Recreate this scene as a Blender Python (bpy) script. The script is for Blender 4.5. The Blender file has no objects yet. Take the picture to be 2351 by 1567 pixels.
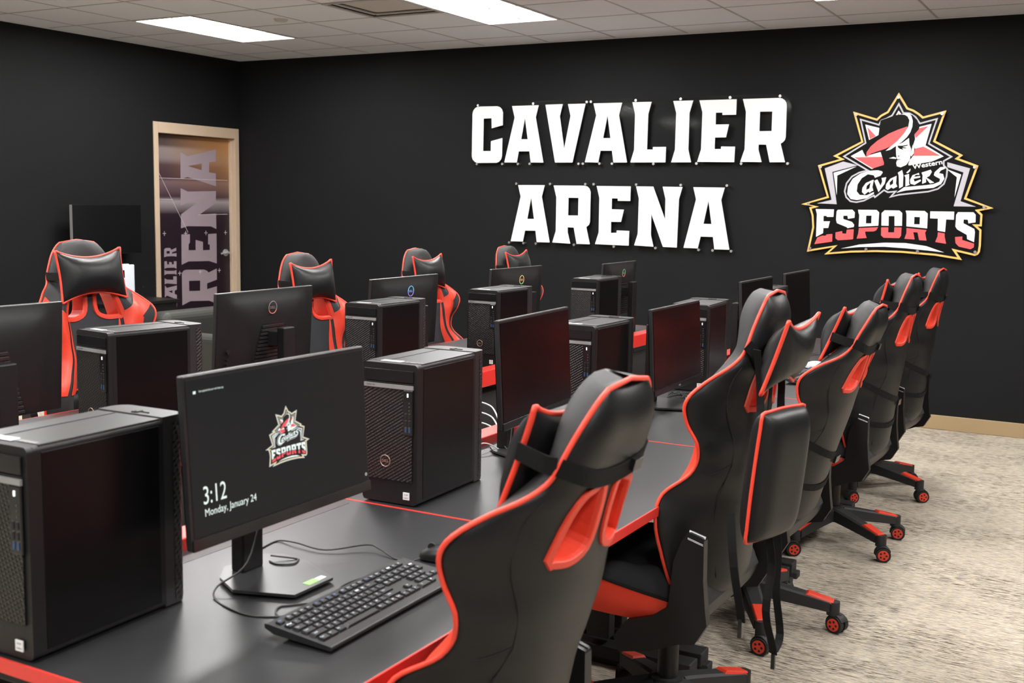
import bpy, bmesh, math, random, json
from math import sin, cos, pi, sqrt, radians
from mathutils import Vector, Matrix, Euler
from mathutils.geometry import tessellate_polygon
random.seed(7)
scene = bpy.context.scene
COL = scene.collection

# ---------------------------------------------------------------- camera
FPX, YAW, PIT, ROL, CZ = 2572.27, 0.5076, -0.1222, 0.0178, 1.5558
fw = Vector((-sin(YAW)*cos(PIT), cos(YAW)*cos(PIT), sin(PIT)))
rt = Vector((cos(YAW), sin(YAW), 0)); up = rt.cross(fw)
r2 = rt*cos(ROL) + up*sin(ROL); u2 = -rt*sin(ROL) + up*cos(ROL)
cam_data = bpy.data.cameras.new('camera'); cam = bpy.data.objects.new('camera', cam_data)
COL.objects.link(cam); scene.camera = cam
cam_data.sensor_width = 36.0; cam_data.lens = FPX/2351*36.0; cam_data.clip_start = .05
M = Matrix((r2, u2, -fw)).transposed().to_4x4(); M.translation = (0, 0, CZ); cam.matrix_world = M
cam_data.dof.use_dof = True; cam_data.dof.focus_distance = 4.6; cam_data.dof.aperture_fstop = 7.0
# ---------------------------------------------------------------- world + colour
wd = bpy.data.worlds.new('world'); scene.world = wd; wd.use_nodes = True
wd.node_tree.nodes['Background'].inputs[0].default_value = (.5, .5, .5, 1)
wd.node_tree.nodes['Background'].inputs[1].default_value = 0.0
vs = scene.view_settings; vs.view_transform = 'Standard'; vs.look = 'None'; vs.gamma = 1; vs.use_curve_mapping = False
vs.exposure = 0.0
LAMP = 37.0            # strength of every ceiling light
YW, XL, XR, YF, ZC = 8.43, -7.78, 3.2, -2.6, 2.889
TS = .6096; GX = -3.7821; GY = 7.445
LIGHT_CELLS = []      # (ix, iy) tile south-west corners of two-tile troffers
for ix in (-5, -1, 3, 7):
    for iy in (-2, -6, -10, -14):
        LIGHT_CELLS.append((ix, iy))
VENT_CELL = (-2, -2)

# ---------------------------------------------------------------- materials
MATS = {}
def nodes(name):
    m = bpy.data.materials.new(name); m.use_nodes = True
    nt = m.node_tree; b = nt.nodes['Principled BSDF']
    MATS[name] = m
    return m, nt, b
def mat(name, col, rough=.5, metal=0, spec=.5, emit=None, es=0, noise=0, nscale=80, bump=0, bscale=200, coat=0):
    m, nt, b = nodes(name)
    b.inputs['Base Color'].default_value = (*col, 1); b.inputs['Roughness'].default_value = rough
    b.inputs['Metallic'].default_value = metal; b.inputs['Specular IOR Level'].default_value = spec
    b.inputs['Coat Weight'].default_value = coat
    if emit: b.inputs['Emission Color'].default_value = (*emit, 1); b.inputs['Emission Strength'].default_value = es
    if noise or bump:
        tc = nt.nodes.new('ShaderNodeTexCoord')
        n = nt.nodes.new('ShaderNodeTexNoise'); n.inputs['Scale'].default_value = nscale; n.inputs['Detail'].default_value = 4
        nt.links.new(tc.outputs['Object'], n.inputs['Vector'])
        if noise:
            r = nt.nodes.new('ShaderNodeMapRange'); r.inputs['To Min'].default_value = 1-noise; r.inputs['To Max'].default_value = 1+noise
            nt.links.new(n.outputs['Fac'], r.inputs['Value'])
            mx = nt.nodes.new('ShaderNodeVectorMath'); mx.operation = 'SCALE'; mx.inputs[0].default_value = col
            nt.links.new(r.outputs[0], mx.inputs['Scale']); nt.links.new(mx.outputs[0], b.inputs['Base Color'])
        if bump:
            n2 = nt.nodes.new('ShaderNodeTexNoise'); n2.inputs['Scale'].default_value = bscale; n2.inputs['Detail'].default_value = 3
            nt.links.new(tc.outputs['Object'], n2.inputs['Vector'])
            bp = nt.nodes.new('ShaderNodeBump'); bp.inputs['Strength'].default_value = bump; bp.inputs['Distance'].default_value = .002
            nt.links.new(n2.outputs['Fac'], bp.inputs['Height']); nt.links.new(bp.outputs[0], b.inputs['Normal'])
    return m
mat('wall_black', (.0082, .0084, .0092), .62, spec=.13, bump=.12, bscale=260)
mat('white_letter', (.92, .92, .93), .45, spec=.3)
mat('pin', (.75, .75, .75), .25, metal=.9)
mat('ceil_tile', (.67, .69, .735), .95, spec=.1, noise=.10, nscale=160, bump=.3, bscale=300)
mat('ceil_bar', (.40, .39, .39), .6)
mat('light_frame', (.55, .53, .5), .5)
mat('troffer_white', (.85, .85, .85), .5)
mat('tube_glow', (.9, .9, .9), .5, emit=(1, .99, .97), es=LAMP)
mat('tan', (.47, .36, .26), .5, noise=.04, nscale=8)
mat('tan_base', (.33, .235, .125), .5)
mat('desk_black', (.0105, .0107, .0118), .40, spec=.62, noise=.14, nscale=9, bump=.06, bscale=900)
mat('red_edge', (.62, .030, .022), .32)
mat('red_plastic', (.66, .045, .020), .42)
mat('red_leather', (.72, .050, .022), .42, bump=.15, bscale=500)
mat('piping', (.76, .055, .028), .42)
mat('leather', (.0085, .0087, .0093), .40, spec=.28, bump=.18, bscale=420)
mat('leather_side', (.020, .020, .021), .5, spec=.4, bump=.7, bscale=900)
mat('fabric', (.038, .039, .043), .8, spec=.2, bump=.5, bscale=900)
mat('seam', (.006, .006, .006), .9)
mat('strap', (.0045, .0045, .0045), .8, spec=.2, bump=.4, bscale=700)
mat('plastic', (.007, .007, .0073), .42, spec=.35)
mat('plastic_rough', (.013, .013, .0135), .6, bump=.3, bscale=600)
mat('plastic_gloss', (.010, .010, .011), .16)
mat('grey_plastic', (.42, .42, .42), .4)
mat('rubber', (.008, .008, .008), .6)
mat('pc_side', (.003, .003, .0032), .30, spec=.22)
mat('pc_top', (.028, .028, .029), .33, bump=.05, bscale=900)  # paler than the case: the reflection on the top is put into the colour
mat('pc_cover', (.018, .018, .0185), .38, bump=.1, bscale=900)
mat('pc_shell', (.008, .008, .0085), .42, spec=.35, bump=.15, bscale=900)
mat('silver', (.26, .26, .26), .4, metal=.2)
mat('label_white', (.75, .75, .76), .4)
mat('label_dark', (.05, .05, .055), .5)
mat('label_blue', (.04, .20, .55), .5)
mat('led', (1, 1, 1), .5, emit=(.9, .95, 1), es=.8)
mat('port_grey', (.07, .07, .07), .4)
mat('slat', (.014, .014, .015), .30, spec=.6)
mat('copper', (.45, .30, .26), .35, metal=.6)
mat('usb_blue', (.02, .06, .14), .5)
mat('screen_off', (.0045, .0025, .003), .22, spec=.25)
mat('mon_back', (.0085, .0085, .009), .40, spec=.35, bump=.1, bscale=900)
mat('mon_edge', (.016, .016, .017), .33, spec=.6)
mat('green_label', (.20, .62, .10), .4)
mat('screen_on', (.003, .003, .003), .3, spec=.12, emit=(.021, .0215, .022), es=.75)
mat('glow_white', (.1, .1, .1), .4, emit=(.80, .93, .87), es=1.0)
mat('glow_grey', (.1, .1, .1), .4, emit=(.50, .56, .58), es=1.0)
mat('glow_gold', (.1, .1, .1), .4, emit=(.85, .66, .25), es=1.0)
mat('glow_red', (.1, .01, .01), .4, emit=(.80, .10, .13), es=1.0)
mat('glow_black', (.005, .005, .005), .4, emit=(.02, .02, .02), es=.5)
mat('cable', (.010, .010, .010), .5)
mat('cable_white', (.6, .6, .6), .5)
mat('key', (.015, .015, .016), .5)
mat('key_legend', (.55, .62, .72), .6)
mat('key_blue', (.10, .20, .55), .6)
mat('door_letter', (.27, .215, .245), .4)
mat('door_line', (.55, .50, .52), .4)
mat('chrome', (.45, .45, .45), .3, metal=.4)
mat('tv', (.004, .004, .0045), .25)
mat('logo_gold', (.80, .47, .13), .4)
mat('logo_black', (.002, .002, .002), .5, spec=.12)
mat('logo_grey', (.47, .45, .50), .4)
mat('logo_red', (.75, .085, .09), .4)
mat('logo_white', (.85, .85, .86), .4)
mat('olive', (.022, .022, .018), .6)
mat('white_paint', (.70, .74, .80), .4)
mat('vent_grey', (.50, .47, .44), .6)

def clear_acrylic():
    m, nt, b = nodes('acrylic'); out = nt.nodes['Material Output']
    nt.nodes.remove(b)
    t = nt.nodes.new('ShaderNodeBsdfTransparent'); t.inputs[0].default_value = (.99, .995, .995, 1)
    g = nt.nodes.new('ShaderNodeBsdfGlossy'); g.inputs['Roughness'].default_value = .06
    fr = nt.nodes.new('ShaderNodeFresnel'); fr.inputs['IOR'].default_value = 1.13
    mx = nt.nodes.new('ShaderNodeMixShader')
    nt.links.new(fr.outputs[0], mx.inputs[0]); nt.links.new(t.outputs[0], mx.inputs[1]); nt.links.new(g.outputs[0], mx.inputs[2])
    nt.links.new(mx.outputs[0], out.inputs[0])
clear_acrylic()

def math_node(nt, op, a, b=None, c=None):
    n = nt.nodes.new('ShaderNodeMath'); n.operation = op
    for i, v in enumerate((a, b, c)):
        if v is None: continue
        if hasattr(v, 'links'): nt.links.new(v, n.inputs[i])
        else: n.inputs[i].default_value = v
    return n.outputs[0]
def grille(name, ax1, ax2, f1, base=(.013, .013, .013), rough=.35):
    """diagonal punched ribs: dark slots between raised glossy ribs"""
    m, nt, b = nodes(name)
    tc = nt.nodes.new('ShaderNodeTexCoord'); sp = nt.nodes.new('ShaderNodeSeparateXYZ')
    nt.links.new(tc.outputs['Object'], sp.inputs[0])
    A, B = sp.outputs[ax1], sp.outputs[ax2]
    p = math_node(nt, 'SUBTRACT', math_node(nt, 'MULTIPLY', B, f1), math_node(nt, 'MULTIPLY', A, f1*.62))
    q = math_node(nt, 'ADD', math_node(nt, 'MULTIPLY', B, f1*.35), math_node(nt, 'MULTIPLY', A, f1*.95))
    s = math_node(nt, 'SINE', p); s2 = math_node(nt, 'SINE', q)
    h = math_node(nt, 'MAXIMUM', s, math_node(nt, 'MULTIPLY', s2, .6))
    r = nt.nodes.new('ShaderNodeValToRGB'); r.color_ramp.elements[0].position = .45; r.color_ramp.elements[1].position = .75
    hh = math_node(nt, 'MULTIPLY_ADD', h, .5, .5); nt.links.new(hh, r.inputs[0])
    r.color_ramp.elements[0].color = (.0015, .0015, .0015, 1); r.color_ramp.elements[1].color = (*[c*1.6 for c in base], 1)
    nt.links.new(r.outputs[0], b.inputs['Base Color']); b.inputs['Roughness'].default_value = rough
    bp = nt.nodes.new('ShaderNodeBump'); bp.inputs['Strength'].default_value = .8; bp.inputs['Distance'].default_value = .002
    nt.links.new(hh, bp.inputs['Height']); nt.links.new(bp.outputs[0], b.inputs['Normal'])
grille('grille_front', 0, 2, 700, base=(.006, .006, .006))
grille('grille_back', 1, 2, 520, base=(.014, .014, .014))

def carpet():
    m, nt, b = nodes('carpet')
    tc = nt.nodes.new('ShaderNodeTexCoord')
    def noise(scale, sx, sy, det=3, rough=.6):
        mp = nt.nodes.new('ShaderNodeMapping'); mp.inputs['Scale'].default_value = (sx, sy, 1)
        nt.links.new(tc.outputs['Object'], mp.inputs[0])
        n = nt.nodes.new('ShaderNodeTexNoise'); n.inputs['Scale'].default_value = scale
        n.inputs['Detail'].default_value = det; n.inputs['Roughness'].default_value = rough
        nt.links.new(mp.outputs[0], n.inputs['Vector']); return n
    def ramp(n, p0, p1, c0=(0, 0, 0, 1), c1=(1, 1, 1, 1)):
        r = nt.nodes.new('ShaderNodeValToRGB'); r.color_ramp.elements[0].position = p0; r.color_ramp.elements[1].position = p1
        r.color_ramp.elements[0].color = c0; r.color_ramp.elements[1].color = c1
        nt.links.new(n.outputs['Fac'], r.inputs[0]); return r.outputs[0]
    def mix(f, a, bb):
        x = nt.nodes.new('ShaderNodeMix'); x.data_type = 'RGBA'
        if hasattr(f, 'links'): nt.links.new(f, x.inputs[0])
        else: x.inputs[0].default_value = f
        for s, v in ((x.inputs[6], a), (x.inputs[7], bb)):
            if hasattr(v, 'links'): nt.links.new(v, s)
            else: s.default_value = (*v, 1)
        return x.outputs[2]
    base = mix(ramp(noise(75, .30, 1.9), .38, .62), (.575, .50, .385), (.385, .33, .265))
    blue = ramp(noise(110, .28, 2.0), .55, .62)
    c = mix(math_node(nt, 'MULTIPLY', blue, .8), base, (.27, .29, .32))
    big = ramp(noise(1.9, .7, 1.7, 3, .6), .40, .60)
    streak = ramp(noise(85, .20, 1.9, 3, .65), .53, .59)
    streak2 = ramp(noise(38, .16, 2.2, 4, .7), .52, .60)
    dk = math_node(nt, 'MULTIPLY', streak, math_node(nt, 'MULTIPLY_ADD', big, .50, .48))
    c = mix(dk, c, (.062, .048, .038))
    dk2 = math_node(nt, 'MULTIPLY', streak2, math_node(nt, 'MULTIPLY_ADD', big, .66, .06))
    c = mix(dk2, c, (.085, .066, .050))
    rd = math_node(nt, 'MULTIPLY', ramp(noise(30, .25, 2.2, 3), .60, .66), math_node(nt, 'MULTIPLY_ADD', big, .4, .12))
    c = mix(rd, c, (.17, .10, .085))
    nt.links.new(c, b.inputs['Base Color']); b.inputs['Roughness'].default_value = .95
    b.inputs['Specular IOR Level'].default_value = .1
    bp = nt.nodes.new('ShaderNodeBump'); bp.inputs['Strength'].default_value = .6; bp.inputs['Distance'].default_value = .004
    nt.links.new(noise(260, .7, 1.5, 2).outputs['Fac'], bp.inputs['Height']); nt.links.new(bp.outputs[0], b.inputs['Normal'])
carpet()
def door_print():
    m, nt, b = nodes('door_print')
    tc = nt.nodes.new('ShaderNodeTexCoord'); sp = nt.nodes.new('ShaderNodeSeparateXYZ')
    nt.links.new(tc.outputs['Object'], sp.inputs[0]); Y, Z = sp.outputs[1], sp.outputs[2]
    def ramp(v, els):
        r = nt.nodes.new('ShaderNodeValToRGB'); cr = r.color_ramp
        cr.elements[0].position = els[0][0]; cr.elements[0].color = (*els[0][1], 1)
        cr.elements[1].position = els[1][0]; cr.elements[1].color = (*els[1][1], 1)
        for p, c in els[2:]:
            e = cr.elements.new(p); e.color = (*c, 1)
        nt.links.new(v, r.inputs[0]); return r.outputs[0]
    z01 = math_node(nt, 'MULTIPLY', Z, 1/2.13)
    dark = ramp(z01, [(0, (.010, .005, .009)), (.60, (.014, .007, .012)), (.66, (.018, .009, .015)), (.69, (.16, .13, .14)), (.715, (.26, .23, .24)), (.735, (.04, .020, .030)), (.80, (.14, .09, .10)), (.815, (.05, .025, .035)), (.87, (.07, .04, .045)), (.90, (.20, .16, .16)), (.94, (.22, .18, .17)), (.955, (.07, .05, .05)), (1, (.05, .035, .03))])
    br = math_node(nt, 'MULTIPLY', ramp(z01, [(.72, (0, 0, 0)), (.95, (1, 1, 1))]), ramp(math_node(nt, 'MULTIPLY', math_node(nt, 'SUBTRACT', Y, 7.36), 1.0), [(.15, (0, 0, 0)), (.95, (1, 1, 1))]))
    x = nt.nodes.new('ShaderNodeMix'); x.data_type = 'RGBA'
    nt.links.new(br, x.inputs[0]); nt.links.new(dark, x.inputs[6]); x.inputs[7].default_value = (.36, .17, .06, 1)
    nt.links.new(x.outputs[2], b.inputs['Base Color']); b.inputs['Roughness'].default_value = .4
door_print()

# ---------------------------------------------------------------- mesh helpers
class MB:
    def __init__(s): s.v = []; s.f = []; s.m = []; s.sm = []; s.mats = []
    def mi(s, m):
        if m not in s.mats: s.mats.append(m)
        return s.mats.index(m)
    def add(s, vs, fs, m, smooth=False, X=None):
        o = len(s.v); k = s.mi(m)
        for v in vs:
            v = Vector(v)
            if X is not None: v = X @ v
            s.v.append(v)
        for f in fs: s.f.append([i+o for i in f]); s.m.append(k); s.sm.append(smooth)
        return s
    def box(s, c, d, m, X=None, taper=None):
        x, y, z = [a/2 for a in d]; P = []
        for k in (-1, 1):
            tx, ty = (taper if (taper and k == 1) else (1, 1))
            for a, b in ((-1, -1), (1, -1), (1, 1), (-1, 1)): P.append((c[0]+a*x*tx, c[1]+b*y*ty, c[2]+k*z))
        return s.add(P, [(3, 2, 1, 0), (4, 5, 6, 7), (0, 1, 5, 4), (1, 2, 6, 5), (2, 3, 7, 6), (3, 0, 4, 7)], m, X=X)
    def cyl(s, a, b, r, m, n=20, r2_=None, cap=True, smooth=True):
        a = Vector(a); b = Vector(b); d = (b-a).normalized(); q = d.to_track_quat('Z', 'Y'); r2_ = r if r2_ is None else r2_
        P = []
        for c, rr in ((a, r), (b, r2_)):
            for i in range(n): P.append(c + q @ Vector((rr*cos(2*pi*i/n), rr*sin(2*pi*i/n), 0)))
        s.add(P, [(i, (i+1) % n, n+(i+1) % n, n+i) for i in range(n)], m, smooth)
        if cap: s.add(P[:n], [list(range(n))[::-1]], m); s.add(P[n:], [list(range(n))], m)
        return s
    def tube(s, pts, r, m, n=8, closed=False, sub=4, flat=None):
        P = [Vector(p) for p in pts]
        if sub > 1: P = smooth_path(P, sub, closed)
        N = len(P); T = []
        for i in range(N):
            a = P[(i-1) % N] if (closed or i > 0) else P[i]; b = P[(i+1) % N] if (closed or i < N-1) else P[i]
            T.append((b-a).normalized() if (b-a).length > 1e-9 else Vector((0, 0, 1)))
        up_ = Vector((0, 0, 1)) if abs(T[0].z) < .9 else Vector((1, 0, 0))
        nrm = (up_ - T[0]*up_.dot(T[0])).normalized(); vs_ = []
        for i in range(N):
            nrm = (nrm - T[i]*nrm.dot(T[i])).normalized(); bn = T[i].cross(nrm)
            for k in range(n):
                a = 2*pi*k/n
                vs_.append(P[i] + nrm*r*cos(a) + bn*(r if flat is None else flat)*sin(a))
        fs = []
        for i in range(N if closed else N-1):
            for k in range(n):
                j = (i+1) % N
                fs.append((i*n+k, i*n+(k+1) % n, j*n+(k+1) % n, j*n+k))
        s.add(vs_, fs, m, True)
        if not closed:
            s.add(vs_[:n], [list(range(n))[::-1]], m); s.add(vs_[-n:], [list(range(n))], m)
        return s
    def ribbon(s, pts, wd_, th, m, sub=4, updir=(0, 0, 1)):
        """flat strap: width along updir"""
        P = [Vector(p) for p in pts]
        if sub > 1: P = smooth_path(P, sub, False)
        N = len(P); vs_ = []
        for i in range(N):
            t = (P[min(i+1, N-1)]-P[max(i-1, 0)]).normalized(); u = Vector(updir); u = (u-t*u.dot(t)).normalized(); k = t.cross(u)
            for a, b in ((-1, -1), (1, -1), (1, 1), (-1, 1)): vs_.append(P[i]+u*a*wd_/2+k*b*th/2)
        fs = [(i*4+k, i*4+(k+1) % 4, i*4+4+(k+1) % 4, i*4+4+k) for i in range(N-1) for k in range(4)]
        fs += [(3, 2, 1, 0), (N*4-4, N*4-3, N*4-2, N*4-1)]
        return s.add(vs_, fs, m)
    def poly(s, loops, m, place, d0, d1, side=None):
        """flat shape with holes given as 2-D loops; place(a, b, d) -> 3-D; extruded from depth d0 (front) to d1 (back)"""
        L = []
        for i, lp in enumerate(loops):
            ar = sum(lp[j][0]*lp[(j+1) % len(lp)][1]-lp[(j+1) % len(lp)][0]*lp[j][1] for j in range(len(lp)))
            lp = [tuple(p) for p in lp]
            if (ar > 0) != (i == 0): lp = lp[::-1]
            L.append(lp)
        tri = tessellate_polygon([[Vector((a, b, 0)) for a, b in lp] for lp in L])
        flat = [p for lp in L for p in lp]
        def o2(t): 
            (a, b), (c, d), (e, f) = [flat[i] for i in t]
            return (c-a)*(f-b)-(e-a)*(d-b)
        tri = [t if o2(t) > 0 else t[::-1] for t in tri]
        s.add([place(a, b, d0) for a, b in flat], tri, m)
        if d1 != d0:
            s.add([place(a, b, d1) for a, b in flat], [t[::-1] for t in tri], side or m)
            o = 0
            for lp in L:
                n = len(lp)
                s.add([place(a, b, d0) for a, b in lp]+[place(a, b, d1) for a, b in lp], [(i, n+i, n+(i+1) % n, (i+1) % n) for i in range(n)], side or m)
        return s
    def grid(s, F, nu, nv, m, smooth=True, closed_u=False, mfun=None):
        vs_ = [F(i/(nu-1), j/(nv-1)) for j in range(nv) for i in range(nu)]
        for j in range(nv-1):
            pass
        fs = [(j*nu+i, j*nu+i+1, (j+1)*nu+i+1, (j+1)*nu+i) for j in range(nv-1) for i in range(nu-1)]
        return s.add(vs_, fs, m, smooth)
    def build(s, name, parent=None, bevel=0, seg=2, merge=0, loc=None, rot=None, normals=False):
        me = bpy.data.meshes.new(name); me.from_pydata([tuple(v) for v in s.v], [], s.f)
        for mn in s.mats: me.materials.append(MATS[mn])
        me.polygons.foreach_set('material_index', s.m); me.polygons.foreach_set('use_smooth', s.sm)
        if merge or normals:
            bm = bmesh.new(); bm.from_mesh(me)
            if merge: bmesh.ops.remove_doubles(bm, verts=bm.verts, dist=merge)
            if normals: bmesh.ops.recalc_face_normals(bm, faces=bm.faces)
            bm.to_mesh(me); bm.free()
        me.update(); o = bpy.data.objects.new(name, me); COL.objects.link(o)
        if parent: o.parent = parent
        if loc: o.location = loc
        if rot: o.rotation_euler = rot
        if bevel:
            b = o.modifiers.new('bevel', 'BEVEL'); b.width = bevel; b.segments = seg; b.limit_method = 'ANGLE'; b.angle_limit = radians(40)
        return o
def smooth_path(P, sub, closed=False):
    out = []; n = len(P)
    for i in range(n if closed else n-1):
        if closed: a, b, c, d = P[(i-1) % n], P[i], P[(i+1) % n], P[(i+2) % n]
        else: a, b, c, d = P[max(i-1, 0)], P[i], P[i+1], P[min(i+2, n-1)]
        for k in range(sub):
            t = k/sub
            out.append(.5*((2*b)+(c-a)*t+(2*a-5*b+4*c-d)*t*t+(3*b-a-3*c+d)*t*t*t))
    if not closed: out.append(P[-1].copy())
    return out
def spl(tab, t):
    n = len(tab)
    if t <= tab[0][0]: return tab[0][1]
    if t >= tab[-1][0]: return tab[-1][1]
    for i in range(n-1):
        if tab[i][0] <= t <= tab[i+1][0]:
            x0, y0 = tab[i]; x1, y1 = tab[i+1]; h = x1-x0
            m0 = (y1-tab[i-1][1])/(x1-tab[i-1][0]) if i > 0 else (y1-y0)/h
            m1 = (tab[i+2][1]-y0)/(tab[i+2][0]-x0) if i < n-2 else (y1-y0)/h
            q = (t-x0)/h
            return (2*q**3-3*q*q+1)*y0+(q**3-2*q*q+q)*h*m0+(-2*q**3+3*q*q)*y1+(q**3-q*q)*h*m1
def tag(o, label, cat, group=None):
    o['label'] = label; o['category'] = cat
    if group: o['group'] = group
    return o
def thing(name, label, cat, loc=(0, 0, 0), rz=0, group=None):
    o = bpy.data.objects.new(name, None); COL.objects.link(o); o.location = loc; o.rotation_euler = (0, 0, rz)
    o.empty_display_size = .1
    return tag(o, label, cat, group)
def struct(o):
    o['kind'] = 'structure'; return o
def copy_tree(o, parent=None):
    c = o.copy(); COL.objects.link(c)
    if parent: c.parent = parent
    for ch in list(o.children): copy_tree(ch, c)
    return c
def offset_loop(lp, d):
    """inset a loop by d (miter, limited)"""
    ar = sum(lp[j][0]*lp[(j+1) % len(lp)][1]-lp[(j+1) % len(lp)][0]*lp[j][1] for j in range(len(lp)))
    if ar < 0: lp = lp[::-1]
    n = len(lp); out = []
    for i in range(n):
        a, b, c = Vector(lp[i-1]), Vector(lp[i]), Vector(lp[(i+1) % n])
        e1 = (b-a).normalized(); e2 = (c-b).normalized()
        n1 = Vector((-e1.y, e1.x)); n2 = Vector((-e2.y, e2.x)); mm = n1+n2
        if mm.length < 1e-6: mm = n1
        k = 1/max(.36, (mm.normalized()).dot(n1))
        p = b+mm.normalized()*d*k; out.append((p.x, p.y))
    return out
_gl = {}
def text_geo(txt, bold=0):
    key = (txt, bold)
    if key not in _gl:
        cu = bpy.data.curves.new('t', 'FONT'); cu.body = txt; cu.size = 1; cu.offset = bold; cu.resolution_u = 3; cu.fill_mode = 'FRONT'
        ob = bpy.data.objects.new('t', cu); COL.objects.link(ob)
        dg = bpy.context.evaluated_depsgraph_get(); dg.update(); me = ob.evaluated_get(dg).to_mesh()
        vs_ = [tuple(v.co) for v in me.vertices]; fs = [tuple(p.vertices) for p in me.polygons]
        ob.evaluated_get(dg).to_mesh_clear(); bpy.data.objects.remove(ob); bpy.data.curves.remove(cu)
        _gl[key] = (vs_, fs)
    return _gl[key]
def add_text(mb, txt, m, place, w=None, h=None, bold=0, center=True):
    """place(a, b) -> 3-D; text fitted to width w and/or height h"""
    vs_, fs = text_geo(txt, bold)
    if not vs_: return
    x0 = min(v[0] for v in vs_); x1 = max(v[0] for v in vs_); y0 = min(v[1] for v in vs_); y1 = max(v[1] for v in vs_)
    sx = w/(x1-x0) if w else None; sy = h/(y1-y0) if h else None
    sx = sx or sy; sy = sy or sx
    ox = (x0+x1)/2 if center else x0; oy = (y0+y1)/2 if center else y0
    mb.add([place((v[0]-ox)*sx, (v[1]-oy)*sy) for v in vs_], fs, m)
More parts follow.
